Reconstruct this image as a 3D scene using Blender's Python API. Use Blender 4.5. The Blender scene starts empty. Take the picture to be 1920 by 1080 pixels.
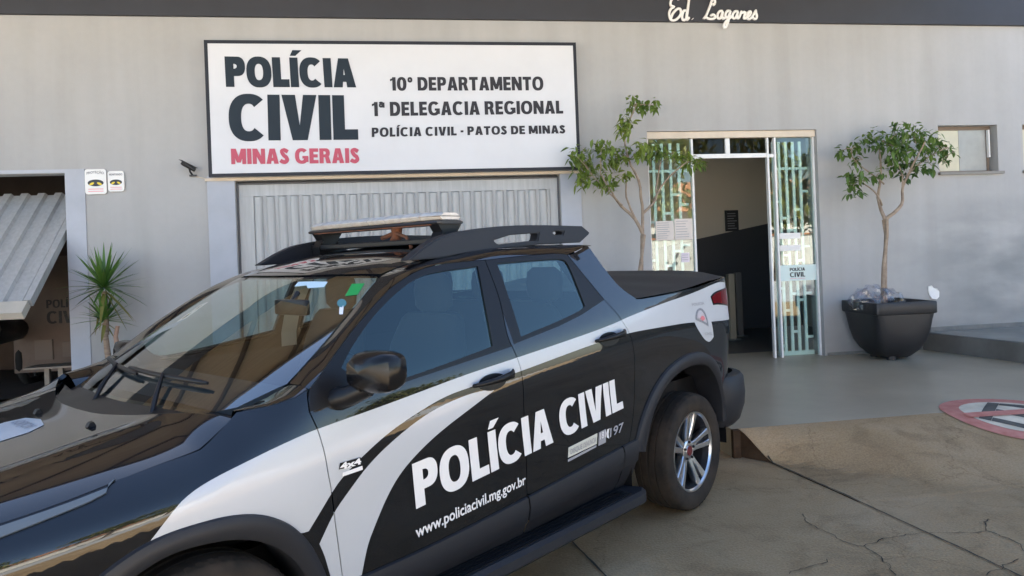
import bpy, bmesh, math, random
import numpy as np
from mathutils import Vector, Matrix
from mathutils.geometry import delaunay_2d_cdt
R = math.radians
C = bpy.context.scene
COL = C.collection
# ---------------------------------------------------------------- camera
CAM_YAW, CAM_PITCH, CAM_ROLL = 0.15497, 0.00313, -0.03788
CAM_LOC = (0.0, -8.16795, 1.56263)
cd = bpy.data.cameras.new("camera"); cam = bpy.data.objects.new("camera", cd); COL.objects.link(cam)
fwd = Vector((math.sin(CAM_YAW)*math.cos(CAM_PITCH), math.cos(CAM_YAW)*math.cos(CAM_PITCH), math.sin(CAM_PITCH)))
rt = Vector((math.cos(CAM_YAW), -math.sin(CAM_YAW), 0)); up = rt.cross(fwd)
r2 = rt*math.cos(CAM_ROLL)+up*math.sin(CAM_ROLL); u2 = up*math.cos(CAM_ROLL)-rt*math.sin(CAM_ROLL)
M = Matrix((r2, u2, -fwd)).transposed().to_4x4(); M.translation = Vector(CAM_LOC)
cam.matrix_world = M
cd.sensor_fit = 'HORIZONTAL'; cd.sensor_width = 36; cd.lens = 36*1388.59982/1920
cd.shift_y = -(540-472.10199)/1920
cd.clip_start = .05; cd.clip_end = 3000
C.camera = cam
# ---------------------------------------------------------------- light
SUN_EL, SUN_AZ = R(50), R(14)
wd = bpy.data.worlds.new("World"); C.world = wd; wd.use_nodes = True
nt = wd.node_tree; nt.nodes.clear()
sky = nt.nodes.new('ShaderNodeTexSky'); sky.sky_type = 'NISHITA'; sky.sun_disc = False
sky.sun_elevation = SUN_EL; sky.sun_rotation = SUN_AZ; sky.air_density = 1.0; sky.dust_density = .8; sky.ozone_density = 1.0
bg = nt.nodes.new('ShaderNodeBackground'); bg.inputs[1].default_value = .05
wo = nt.nodes.new('ShaderNodeOutputWorld')
nt.links.new(sky.outputs[0], bg.inputs[0]); nt.links.new(bg.outputs[0], wo.inputs[0])
sd = bpy.data.lights.new("sun", 'SUN'); sd.energy = 5.0; sd.angle = R(.5); sd.color = (1, .94, .84)
sun = bpy.data.objects.new("sun", sd); COL.objects.link(sun)
toward = Vector((math.sin(SUN_AZ)*math.cos(SUN_EL), math.cos(SUN_AZ)*math.cos(SUN_EL), math.sin(SUN_EL)))
sun.rotation_euler = (-toward).to_track_quat('-Z', 'Y').to_euler(); sun.location = (0, 30, 40)
C.view_settings.view_transform = 'Standard'; C.view_settings.look = 'None'
C.view_settings.exposure = 3.14; C.view_settings.gamma = 1.0
C.view_settings.use_white_balance = True; C.view_settings.white_balance_temperature = 6050; C.view_settings.white_balance_tint = 8
# ---------------------------------------------------------------- measured outlines (metres; truck: u back from the front axle, w up)
DATA = {'hood_seam': [(0.153, 1.0978), (0.081, 1.0491), (0.0197, 1.0139), (-0.0126, 1.0078), (-0.115, 0.9925), (-0.2071, 0.9764), (-0.335, 0.9526), (-0.4752, 0.9311)],
 'drl_low': [(-0.2379, 0.9499), (-0.2831, 0.9363), (-0.3942, 0.9138), (-0.4841, 0.8963)],
 'door_front': [(0.3764, 1.1388), (0.3641, 1.1083), (0.3596, 1.0701), (0.3779, 1.0122), (0.3919, 0.9422), (0.4022, 0.8666), (0.4171, 0.793), (0.4391, 0.6663), (0.4712, 0.4888)],
 'door_top': [(0.3764, 1.1388), (0.5846, 1.297), (0.7992, 1.4322), (0.9309, 1.4899), (1.0387, 1.52), (1.1745, 1.5353), (1.3929, 1.5421)],
 'b_seam': [(1.3929, 1.5421), (1.3909, 1.378), (1.363, 1.2169), (1.3792, 1.1403), (1.3995, 1.0694), (1.4054, 0.9145), (1.4272, 0.6926), (1.4411, 0.5048)],
 'rdoor_top': [(1.406, 1.5416), (1.629, 1.5523), (1.8837, 1.5585), (1.9737, 1.5507)],
 'rdoor_rear': [(1.9737, 1.5507), (2.0496, 1.4252), (2.1241, 1.3123), (2.1707, 1.26), (2.2182, 1.1987), (2.2657, 1.1282), (2.2949, 1.0195), (2.3118, 0.8569), (2.303, 0.7205), (2.2626, 0.5659), (2.2261, 0.5094)],
 'clad_top': [(0.4727, 0.4619), (0.6043, 0.46), (0.903, 0.4658), (1.449, 0.4978), (2.1925, 0.5533), (2.4314, 0.5728)],
 'win_front': [(0.5772, 1.2512), (0.7026, 1.3453), (0.8253, 1.4161), (0.9265, 1.4623), (1.0171, 1.4923), (1.1411, 1.5046), (1.3357, 1.5153), (1.2904, 1.3414), (1.2583, 1.1792), (0.9356, 1.137), (0.7316, 1.1147), (0.6017, 1.1081), (0.5164, 1.1893)],
 'win_rear': [(1.4596, 1.5228), (1.6699, 1.528), (1.8946, 1.5313), (1.942, 1.5217), (1.9541, 1.4889), (1.9537, 1.2929), (1.9192, 1.2775), (1.721, 1.2414), (1.4432, 1.1994)],
 'dlo_rear_low': [(2.1241, 1.3123), (1.9065, 1.2553), (1.709, 1.2179), (1.4056, 1.176)],
 'cab_rear': [(2.1016, 1.5865), (2.1716, 1.5909), (2.2139, 1.5015), (2.2787, 1.3911), (2.3465, 1.3334), (2.4053, 1.301)],
 'bed_top': [(2.4053, 1.301), (2.4525, 1.2949), (2.9092, 1.31), (3.2872, 1.3465)],
 'liv_main': [(-0.1876, 0.7784), (-0.0953, 0.8818), (-0.0437, 0.9139), (0.0355, 0.9401), (0.1736, 0.9743), (0.3076, 1.0006), (0.3779, 1.0122), (0.6664, 1.04), (1.067, 1.0878), (1.3754, 1.1136), (1.9485, 1.1664), (2.1779, 1.1943), (2.2352, 1.2054), (2.604, 1.2519), (2.9908, 1.2891), (3.3208, 1.338), (3.4, 1.335), (3.7, 1.3), (3.7, 1.085), (3.1701, 1.1017), (2.9127, 1.1258), (2.5625, 1.1293), (2.2566, 1.1319), (1.9323, 1.1088), (1.4074, 1.0569), (1.2399, 1.0431), (1.0862, 1.0365), (0.9422, 1.0225), (0.7911, 0.9833), (0.6584, 0.942), (0.5378, 0.8827), (0.4551, 0.8318), (0.4171, 0.793), (0.3714, 0.7358), (0.3329, 0.6886), (0.2954, 0.6897), (0.2362, 0.743), (0.1606, 0.7826), (0.0239, 0.7935), (-0.092, 0.7873)],
 'liv_swoosh': [(1.2296, 1.0053), (1.1214, 1.014), (0.9836, 1.0013), (0.8282, 0.9706), (0.6755, 0.91), (0.5626, 0.8471), (0.4764, 0.7693), (0.4285, 0.7225), (0.3753, 0.632), (0.3951, 0.5892), (0.409, 0.548), (0.4284, 0.4858), (0.5516, 0.4499), (0.5714, 0.5585), (0.6066, 0.6278), (0.6593, 0.7187), (0.724, 0.7917), (0.8236, 0.8538), (0.9299, 0.9024), (1.0802, 0.9552)],
 'shield': [(2.9429, 1.1824), (2.997, 1.2095), (3.0785, 1.2127), (3.1538, 1.1875), (3.1732, 1.1144), (3.1935, 1.0472), (3.2012, 1.007), (3.1525, 0.9797), (3.0884, 1.0), (3.0268, 1.0484), (2.9667, 1.1082)],
 'shield_in': [(2.98, 1.132), (2.9941, 1.1781), (3.0484, 1.2023), (3.1024, 1.1787), (3.1272, 1.125), (3.1318, 1.0794), (3.0666, 1.105)],
 'shield_red': [(3.0349, 1.1366), (3.0595, 1.1503), (3.0851, 1.1449), (3.0935, 1.1281), (3.0632, 1.1181)],
 'shield_t1': [(2.9593, 1.2155), (3.113, 1.2133), (3.1105, 1.2296), (2.957, 1.2314)],
 'shield_t2': [(3.081, 1.033), (3.1792, 1.0225), (3.172, 1.0428), (3.0743, 1.0466)],
 'lamp': [(3.2075, 1.2553), (3.2554, 1.2786), (3.3631, 1.2919), (3.7, 1.31), (3.7, 1.14), (3.3766, 1.1899), (3.2865, 1.2001), (3.2289, 1.2012)],
 'txt_main': [(0.7929, 0.6296), (2.201, 0.7503), (2.1646, 0.9185), (0.7672, 0.8049)],
 'txt_www': [(0.7971, 0.5168), (1.4268, 0.5586), (1.4216, 0.6024), (0.7897, 0.5639)],
 'txt_4x4': [(0.4466, 0.8628), (0.5352, 0.863), (0.5311, 0.8843), (0.4474, 0.8859)],
 'box_4x4': [(0.4445, 0.8651), (0.5374, 0.8606), (0.5334, 0.8856), (0.4495, 0.8853)],
 'bar_4x4': [(0.4572, 0.8385), (0.542, 0.841), (0.5396, 0.8545), (0.4573, 0.8511)],
 'plate': [(1.7289, 0.6034), (1.9622, 0.6176), (1.9664, 0.6694), (1.7322, 0.6504)],
 'plate_sub': [(1.7295, 0.5831), (1.9579, 0.6027), (1.9577, 0.6133), (1.7291, 0.5958)],
 'ico181': [(1.9761, 0.604), (2.0408, 0.6084), (2.0405, 0.6754), (1.9801, 0.6692)],
 'txt181': [(1.9848, 0.6338), (2.0358, 0.6363), (2.0358, 0.671), (1.9847, 0.6656)],
 'txt197': [(2.0737, 0.6256), (2.1955, 0.6329), (2.2006, 0.6787), (2.0783, 0.6704)],
 'phone': [(2.05, 0.6306), (2.069, 0.6212), (2.0641, 0.6437), (2.0688, 0.6643), (2.0736, 0.6714), (2.0546, 0.6699), (2.0452, 0.653)],
 'handle_f': [(1.0855, 1.0324), (1.3407, 1.0505)],
 'handle_r': [(1.9428, 1.1153), (2.2071, 1.1316)],
 'ws_side': [(0.9126, 0.5756), (0.7315, 0.6437), (0.5776, 0.6939), (0.4673, 0.7196), (0.3667, 0.7372)],
 'ws_green': [(0.7515, 0.549), (0.7775, 0.5978), (0.8419, 0.5601), (0.8222, 0.501)],
 'ws_white': [(0.7558, 0.1808), (0.7701, 0.2527), (0.754, 0.2847), (0.7743, 0.3752), (0.8104, 0.3506), (0.7917, 0.1586)],
 'ws_round': [(0.7233, 0.597), (0.7133, 0.6061), (0.7041, 0.6072), (0.698, 0.6001), (0.6966, 0.5865), (0.7006, 0.5696), (0.709, 0.554), (0.7193, 0.544), (0.7288, 0.5426), (0.7348, 0.5503), (0.7357, 0.5649), (0.7314, 0.582)],
 'ws_tag': [(0.7014, 0.5817), (0.7079, 0.6004), (0.6723, 0.6414), (0.666, 0.6263)],
 'hood_rear': [(0.0861, 0.629), (0.0262, 0.4651), (-0.0377, 0.2277)],
 'hood_logo': [(-0.3068, 0.0867), (-0.247, -0.1541), (-0.1957, -0.1096), (-0.1629, -0.0583), (-0.1556, 0.0433), (-0.1967, 0.072), (-0.2405, 0.0862)],
 'hood_l1': [(-0.4117, 0.5093), (-0.246, 0.5027), (-0.0884, 0.5137), (0.0036, 0.5665)],
 'fl_fo': [(26.3, 0.4437), (43.6, 0.4556), (58.7, 0.475), (71.6, 0.4812), (88.3, 0.4688), (114.4, 0.4934)],
 'fl_fi': [(40.7, 0.3876), (55.9, 0.3935), (68.6, 0.4064), (83.6, 0.4101), (101.1, 0.4321)],
 'fl_ro': [(44.6, 0.473), (57.9, 0.542), (73.3, 0.5785), (92.0, 0.6004), (113.1, 0.6269), (129.6, 0.6562), (144.4, 0.6769), (160.1, 0.6948)],
 'fl_ri': [(29.4, 0.3898), (43.0, 0.4249), (61.7, 0.4789), (77.3, 0.5124), (93.2, 0.5138), (112.3, 0.5488), (128.6, 0.5834), (139.2, 0.5943), (151.1, 0.5994), (161.6, 0.5845)],
 'rail': [(1.0172, 1.5518), (1.1811, 1.6351), (1.3287, 1.6696), (1.5965, 1.6968), (1.8972, 1.7057), (2.2917, 1.7016), (2.3541, 1.6603), (2.2515, 1.6113), (1.8912, 1.6053), (1.52, 1.586), (1.1993, 1.5577)],
 'rail_h1': [(1.563, 1.6307), (1.6902, 1.6554), (1.9076, 1.6649), (1.8883, 1.627), (1.5917, 1.61)],
 'rail_h2': [(2.0212, 1.6645), (2.0489, 1.6756), (2.1174, 1.6727), (2.1071, 1.6557), (2.0475, 1.6532)],
 's_pol': [(-1.6759, 3.4046), (-0.3548, 3.3955), (-0.3659, 3.7021), (-1.6807, 3.7199)],
 's_civ': [(-1.6638, 2.846), (-0.3529, 2.8392), (-0.3524, 3.3104), (-1.6575, 3.3271)],
 's_min': [(-1.6512, 2.6025), (-0.3508, 2.5918), (-0.3506, 2.7484), (-1.6509, 2.7629)],
 's_dep': [(0.0022, 3.3603), (1.6728, 3.3576), (1.6726, 3.5082), (0.0018, 3.5032)],
 's_delg': [(-0.1988, 3.0876), (1.886, 3.0991), (1.8855, 3.2413), (-0.1988, 3.2385)],
 's_pat': [(-0.2125, 2.8658), (1.9017, 2.8797), (1.8991, 2.9686), (-0.2089, 2.9648)],
 's_sign': [(-1.8608, 2.4743), (2.0563, 2.4796), (2.0559, 3.8708), (-1.8792, 3.901)],
 'script': [[(3.3156, 4.4123), (3.3066, 4.4378), (3.2699, 4.4437), (3.2354, 4.4207), (3.2169, 4.3787), (3.2224, 4.3468), (3.2587, 4.3332), (3.2244, 4.3148), (3.1991, 4.2696), (3.1991, 4.2184), (3.2191, 4.1834), (3.2524, 4.1773), (3.2866, 4.1938), (3.3216, 4.2262), (3.34, 4.265), (3.3348, 4.3034), (3.3117, 4.3147), (3.2773, 4.2963), (3.2422, 4.2573), (3.2203, 4.2122), (3.2123, 4.1801)], [(3.4051, 4.2915), (3.3781, 4.2912), (3.3599, 4.2588), (3.3513, 4.2138), (3.3635, 4.1818), (3.3874, 4.1885), (3.4092, 4.2273), (3.4446, 4.4336), (3.4274, 4.3433), (3.4105, 4.2595), (3.4017, 4.2079), (3.4109, 4.1855), (3.4357, 4.2148)], [(3.4756, 4.1991), (3.4795, 4.1947)], [(3.731, 4.3799), (3.7405, 4.362), (3.7586, 4.3868), (3.7533, 4.4223), (3.7221, 4.4121), (3.6993, 4.3536), (3.6693, 4.2886), (3.6397, 4.2301), (3.6113, 4.2007), (3.6392, 4.2185), (3.6659, 4.2046), (3.6998, 4.1998), (3.7375, 4.2041), (3.7554, 4.225), (3.7359, 4.2494), (3.7084, 4.2426), (3.7011, 4.2308)], [(3.8471, 4.2909), (3.8198, 4.2938), (3.7912, 4.2643), (3.7825, 4.2189), (3.8024, 4.2029), (3.8273, 4.2259), (3.8504, 4.2877), (3.8413, 4.2325), (3.8504, 4.2035), (3.8715, 4.2167)], [(3.9433, 4.2922), (3.909, 4.295), (3.8835, 4.259), (3.8854, 4.2201), (3.9128, 4.2204), (3.9469, 4.2955), (3.9271, 4.2336), (3.9107, 4.1685), (3.888, 4.1164), (3.8651, 4.0954), (3.8551, 4.1193), (3.8761, 4.1616), (3.9118, 4.1945), (3.9581, 4.2339)], [(4.026, 4.2933), (3.9983, 4.2897), (3.9727, 4.2536), (3.9711, 4.2146), (3.9949, 4.2084), (4.0204, 4.2412), (4.0377, 4.2921), (4.0239, 4.2412), (4.0294, 4.2088), (4.0507, 4.2221), (4.0812, 4.2907), (4.0909, 4.2746), (4.1156, 4.2866), (4.1305, 4.2784), (4.1137, 4.2423), (4.111, 4.2098), (4.1334, 4.2165), (4.1761, 4.2431), (4.1983, 4.276), (4.1921, 4.2935), (4.1709, 4.2854), (4.1487, 4.2493), (4.1506, 4.2135), (4.1745, 4.2027), (4.2102, 4.2272), (4.2472, 4.2831), (4.2621, 4.3062), (4.2612, 4.2833), (4.2718, 4.2377), (4.258, 4.2082), (4.2302, 4.2079), (4.2239, 4.2241)]],
 'band_low': [(-3.8539, 4.1732), (1.6178, 4.1632), (7.8691, 4.1851)],
 'corner': [(6.9391, 3.9644)],
 'crownL': [(2.66, 3.149, 0.125), (2.767, 3.09, 0.091), (2.514, 2.958, 0.114), (2.466, 2.831, 0.08), (2.01, 2.606, 0.148), (2.19, 2.661, 0.137), (2.093, 2.443, 0.148), (2.267, 2.341, 0.148), (2.365, 2.542, 0.148), (2.476, 2.627, 0.114), (2.609, 2.625, 0.137), (2.762, 2.652, 0.137), (2.913, 2.62, 0.114), (3.217, 2.527, 0.125), (3.309, 2.49, 0.08), (3.003, 2.56, 0.08), (2.448, 2.367, 0.08), (2.028, 2.318, 0.102), (1.92, 2.562, 0.08), (2.233, 2.227, 0.068)],
 'crownR': [(5.133, 2.615, 0.091), (5.261, 2.644, 0.102), (5.344, 2.55, 0.08), (5.287, 2.478, 0.057), (5.2, 2.308, 0.125), (5.166, 2.138, 0.102), (5.401, 2.316, 0.102), (5.264, 2.246, 0.08), (5.555, 2.762, 0.148), (5.759, 2.791, 0.171), (5.997, 2.775, 0.171), (6.202, 2.723, 0.148), (6.336, 2.628, 0.125), (5.648, 2.576, 0.159), (5.852, 2.573, 0.159), (5.913, 2.417, 0.137), (5.709, 2.421, 0.125), (6.092, 2.569, 0.125), (6.472, 2.563, 0.057), (6.399, 2.47, 0.057), (5.584, 2.67, 0.114), (5.874, 2.294, 0.068), (6.015, 2.384, 0.068)],
 'brL': [[(2.605, -0.4, 0.559), (2.616, -0.4, 1.286), (2.642, -0.4, 1.488), (2.658, -0.4, 1.721)], [(2.658, -0.4, 1.721), (2.58, -0.4, 1.898), (2.435, -0.4, 2.048), (2.29, -0.4, 2.167), (2.209, -0.4, 2.372)], [(2.58, -0.4, 1.898), (2.499, -0.4, 2.133), (2.466, -0.4, 2.366)], [(2.658, -0.4, 1.721), (2.673, -0.4, 1.954), (2.596, -0.4, 2.305), (2.545, -0.4, 2.539), (2.545, -0.4, 2.83), (2.599, -0.4, 3.121)], [(2.673, -0.4, 1.954), (2.8, -0.4, 2.096), (2.87, -0.4, 2.299), (2.912, -0.4, 2.591)], [(2.8, -0.4, 2.096), (2.931, -0.4, 2.298), (3.122, -0.4, 2.47), (3.266, -0.4, 2.509)], [(2.435, -0.4, 2.048), (2.348, -0.4, 2.108), (2.119, -0.4, 2.374)]],
 'brR': [[(5.503, -0.4, 0.797), (5.53, -0.4, 1.256), (5.573, -0.4, 1.624), (5.567, -0.4, 1.796)], [(5.567, -0.4, 1.796), (5.538, -0.4, 2.055), (5.568, -0.4, 2.301), (5.618, -0.4, 2.669)], [(5.567, -0.4, 1.796), (5.723, -0.4, 1.958), (5.834, -0.4, 2.171), (5.859, -0.4, 2.418), (5.993, -0.4, 2.664)], [(5.534, -0.4, 1.963), (5.404, -0.4, 2.089), (5.331, -0.4, 2.244), (5.198, -0.4, 2.278)], [(5.564, -0.4, 2.208), (5.466, -0.4, 2.272), (5.308, -0.4, 2.49), (5.179, -0.4, 2.614)], [(5.853, -0.4, 2.295), (6.087, -0.4, 2.476), (6.3, -0.4, 2.597), (6.472, -0.4, 2.563)], [(5.798, -0.4, 2.11), (5.772, -0.4, 2.296), (5.748, -0.4, 2.544)]],
 'ground': {},
 'cracks': [[(2.255, -4.199), (2.219, -4.278), (2.221, -4.444), (2.238, -4.565), (2.249, -4.641), (2.301, -4.697), (2.303, -4.781)], [(2.301, -4.697), (2.473, -4.625), (2.609, -4.608), (2.726, -4.623)], [(2.726, -4.623), (2.847, -4.662), (3.029, -4.671), (3.114, -4.557), (3.178, -4.533), (3.131, -4.537)], [(3.029, -4.671), (3.045, -4.758), (3.044, -4.859), (2.987, -4.967)], [(2.303, -4.781), (2.277, -4.917), (2.238, -5.029)], [(1.775, -4.903), (1.887, -4.851), (1.988, -4.845), (2.035, -4.793)], [(2.627, -5.125), (2.761, -5.069), (2.901, -5.011)]],
 'seam': [(2.584, -3.176), (2.665, -3.942), (2.726, -4.623), (2.763, -5.158), (2.774, -5.367)],
 'seam2': [(0.862, -4.169), (0.898, -4.438), (0.935, -4.707), (0.97, -4.969)],
 'plat': [(6.296, -0.035), (6.488, -1.289)]}
TRUCK = (-1.13635, -5.21088, 0.69161)
random.seed(7)
# ---------------------------------------------------------------- helpers
def link(o, parent=None):
    COL.objects.link(o)
    if parent is not None: o.parent = parent
    return o
def tag(o, label=None, cat=None, group=None, kind=None):
    if label: o['label'] = label
    if cat: o['category'] = cat
    if group: o['group'] = group
    if kind: o['kind'] = kind
    return o
def thing(name, label, cat, loc=(0, 0, 0), rz=0, group=None):
    o = link(bpy.data.objects.new(name, None)); o.location = loc; o.rotation_euler = (0, 0, rz); o.empty_display_size = .1
    return tag(o, label, cat, group)

def mat(name, col, rough=.5, metal=0., var=0., scale=4., bump=0., bscale=60., coat=0., spec=.5, col2=None, detail=4., stretch=None, transmission=0):
    m = bpy.data.materials.new(name); m.use_nodes = True; n = m.node_tree.nodes; l = m.node_tree.links
    b = n['Principled BSDF']; b.inputs['Roughness'].default_value = rough; b.inputs['Metallic'].default_value = metal
    b.inputs['Base Color'].default_value = (*col, 1); b.inputs['Specular IOR Level'].default_value = spec
    if coat: b.inputs['Coat Weight'].default_value = coat; b.inputs['Coat Roughness'].default_value = .02; b.inputs['Coat IOR'].default_value = 1.6
    tc = n.new('ShaderNodeTexCoord'); src = tc.outputs['Object']
    if stretch:
        mp = n.new('ShaderNodeMapping'); mp.inputs['Scale'].default_value = stretch; l.new(src, mp.inputs[0]); src = mp.outputs[0]
    if var or col2:
        t = n.new('ShaderNodeTexNoise'); t.inputs['Scale'].default_value = scale; t.inputs['Detail'].default_value = detail; t.inputs['Roughness'].default_value = .6
        l.new(src, t.inputs['Vector'])
        r = n.new('ShaderNodeValToRGB'); e = r.color_ramp.elements
        c2 = col2 or tuple(min(1, c*(1+var)) for c in col); c1 = col if col2 else tuple(c*(1-var) for c in col)
        e[0].position = .33; e[0].color = (*c1, 1); e[1].position = .67; e[1].color = (*c2, 1)
        l.new(t.outputs[0], r.inputs[0]); l.new(r.outputs[0], b.inputs['Base Color'])
    if bump:
        t2 = n.new('ShaderNodeTexNoise'); t2.inputs['Scale'].default_value = bscale; t2.inputs['Detail'].default_value = 5
        l.new(src, t2.inputs['Vector'])
        bp = n.new('ShaderNodeBump'); bp.inputs['Strength'].default_value = bump; bp.inputs['Distance'].default_value = .01
        l.new(t2.outputs[0], bp.inputs['Height']); l.new(bp.outputs[0], b.inputs['Normal'])
    return m
def glass(name, tint, ior=1.6, rough=0., refl=(1, 1, 1)):
    m = bpy.data.materials.new(name); m.use_nodes = True; n = m.node_tree.nodes; l = m.node_tree.links; n.clear()
    o = n.new('ShaderNodeOutputMaterial'); mx = n.new('ShaderNodeMixShader')
    t = n.new('ShaderNodeBsdfTransparent'); t.inputs[0].default_value = (*tint, 1)
    g = n.new('ShaderNodeBsdfGlossy'); g.inputs['Roughness'].default_value = rough; g.inputs[0].default_value = (*refl, 1)
    geo = n.new('ShaderNodeNewGeometry'); fl = n.new('ShaderNodeFresnel')
    mi = n.new('ShaderNodeMapRange'); mi.inputs[3].default_value = ior; mi.inputs[4].default_value = 1/ior   # same reflectance from both sides of the thin pane
    l.new(geo.outputs['Backfacing'], mi.inputs[0]); l.new(mi.outputs[0], fl.inputs[0]); l.new(fl.outputs[0], mx.inputs[0])
    l.new(t.outputs[0], mx.inputs[1]); l.new(g.outputs[0], mx.inputs[2]); l.new(mx.outputs[0], o.inputs[0])
    return m

class MB:
    def __init__(s): s.v = []; s.f = []; s.mi = []
    def add(s, vs, fs, mi=0):
        b = len(s.v); s.v += [tuple(p) for p in vs]; s.f += [tuple(i+b for i in f) for f in fs]; s.mi += [mi]*len(fs); return s
    def box(s, a, b, mi=0, bev=0.):
        (x0, y0, z0), (x1, y1, z1) = a, b
        if bev <= 0:
            return s.add([(x0, y0, z0), (x1, y0, z0), (x1, y1, z0), (x0, y1, z0), (x0, y0, z1), (x1, y0, z1), (x1, y1, z1), (x0, y1, z1)],
                         [(0, 3, 2, 1), (4, 5, 6, 7), (0, 1, 5, 4), (1, 2, 6, 5), (2, 3, 7, 6), (3, 0, 4, 7)], mi)
        bm = bmesh.new(); bmesh.ops.create_cube(bm, size=1)
        for w in bm.verts: w.co = Vector(((x0+x1)/2+w.co.x*(x1-x0), (y0+y1)/2+w.co.y*(y1-y0), (z0+z1)/2+w.co.z*(z1-z0)))
        bmesh.ops.bevel(bm, geom=bm.edges[:], offset=bev, segments=2, affect='EDGES', profile=.6)
        bm.verts.index_update(); s.add([w.co[:] for w in bm.verts], [[w.index for w in f.verts] for f in bm.faces], mi); bm.free(); return s
    def tube(s, pts, rad, n=8, mi=0, cap=True):
        pts = [Vector(p) for p in pts]; rs = rad if isinstance(rad, (list, tuple)) else [rad]*len(pts)
        rings = []; prev = None
        for i, p in enumerate(pts):
            t = (pts[min(i+1, len(pts)-1)]-pts[max(i-1, 0)]).normalized()
            a = prev if prev is not None else (Vector((0, 0, 1)) if abs(t.z) < .9 else Vector((1, 0, 0)))
            a = (a-t*a.dot(t)).normalized(); prev = a; c = t.cross(a)
            rings.append([p+(a*math.cos(2*math.pi*k/n)+c*math.sin(2*math.pi*k/n))*rs[i] for k in range(n)])
        fs = [(i*n+k, i*n+(k+1) % n, (i+1)*n+(k+1) % n, (i+1)*n+k) for i in range(len(pts)-1) for k in range(n)]
        if cap: fs += [tuple(range(n-1, -1, -1)), tuple(range((len(pts)-1)*n, len(pts)*n))]
        return s.add([q for r in rings for q in r], fs, mi)
    def prism(s, poly, f0, f1, mi=0):
        """poly 2-D ring, f0/f1 map (a,b) to the two end points"""
        n = len(poly); vs = [f0(*p) for p in poly]+[f1(*p) for p in poly]
        ar = sum(poly[i][0]*poly[(i+1) % n][1]-poly[(i+1) % n][0]*poly[i][1] for i in range(n))
        fs = [tuple(range(n)), tuple(range(2*n-1, n-1, -1))]+[(i, i+n, (i+1) % n+n, (i+1) % n) for i in range(n)]
        return s.add(vs, fs, mi)
    def loft(s, rows, mi=0, closed=False):
        n = len(rows[0]); vs = [p for r in rows for p in r]; k = n if closed else n-1
        return s.add(vs, [(i*n+j, i*n+(j+1) % n, (i+1)*n+(j+1) % n, (i+1)*n+j) for i in range(len(rows)-1) for j in range(k)], mi)
    def build(s, name, mats, parent=None, smooth=None, recalc=True, bevel=0):
        me = bpy.data.meshes.new(name); me.from_pydata(s.v, [], s.f)
        for m in (mats if isinstance(mats, (list, tuple)) else [mats]): me.materials.append(m)
        me.polygons.foreach_set('material_index', s.mi)
        bm = bmesh.new(); bm.from_mesh(me)
        if bevel:
            bmesh.ops.bevel(bm, geom=[e for e in bm.edges if len(e.link_faces) == 2 and e.calc_face_angle(0) > .6], offset=bevel, segments=2, affect='EDGES')
        if recalc: bmesh.ops.recalc_face_normals(bm, faces=bm.faces[:])
        bm.to_mesh(me); bm.free()
        if smooth is not None:
            for p in me.polygons: p.use_smooth = True
            me.set_sharp_from_angle(angle=R(smooth))
        return link(bpy.data.objects.new(name, me), parent)

def inside(p, poly):
    x, y = p; c = False; n = len(poly); j = n-1
    for i in range(n):
        xi, yi = poly[i]; xj, yj = poly[j]
        if (yi > y) != (yj > y) and x < (xj-xi)*(y-yi)/(yj-yi)+xi: c = not c
        j = i
    return c
def densify(poly, h, closed=True):
    o = []; n = len(poly)
    for i in range(n if closed else n-1):
        a = poly[i]; b = poly[(i+1) % n]; k = max(1, int(math.hypot(b[0]-a[0], b[1]-a[1])/h+.5))
        o += [(a[0]+(b[0]-a[0])*t/k, a[1]+(b[1]-a[1])*t/k) for t in range(k)]
    if not closed: o.append(poly[-1])
    return o
def smooth_line(L, h=.03):
    """Catmull-Rom through the points"""
    o = []
    for i in range(len(L)-1):
        p0, p1, p2, p3 = L[max(i-1, 0)], L[i], L[i+1], L[min(i+2, len(L)-1)]
        k = max(1, int(math.hypot(p2[0]-p1[0], p2[1]-p1[1])/h+.5))
        for q in range(k):
            t = q/k
            o.append(tuple(.5*(2*p1[c]+(p2[c]-p0[c])*t+(2*p0[c]-5*p1[c]+4*p2[c]-p3[c])*t*t+(3*p1[c]-p0[c]-3*p2[c]+p3[c])*t**3) for c in range(len(p1))))
    return o+[tuple(L[-1])]
def inset_poly(poly, d):
    n = len(poly); ar = sum(poly[i][0]*poly[(i+1) % n][1]-poly[(i+1) % n][0]*poly[i][1] for i in range(n)); sg = 1 if ar > 0 else -1
    o = []
    for i in range(n):
        a, b, c = poly[i-1], poly[i], poly[(i+1) % n]
        e1 = Vector((b[0]-a[0], b[1]-a[1])); e2 = Vector((c[0]-b[0], c[1]-b[1]))
        if e1.length < 1e-6 or e2.length < 1e-6: o.append(b); continue
        e1.normalize(); e2.normalize(); n1 = Vector((-e1.y, e1.x))*sg; n2 = Vector((-e2.y, e2.x))*sg
        m = n1+n2
        if m.length < .3: o.append((b[0]+n1.x*d, b[1]+n1.y*d)); continue
        m.normalize(); k = d/max(.5, m.dot(n1)); o.append((b[0]+m.x*k, b[1]+m.y*k))
    return o
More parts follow.
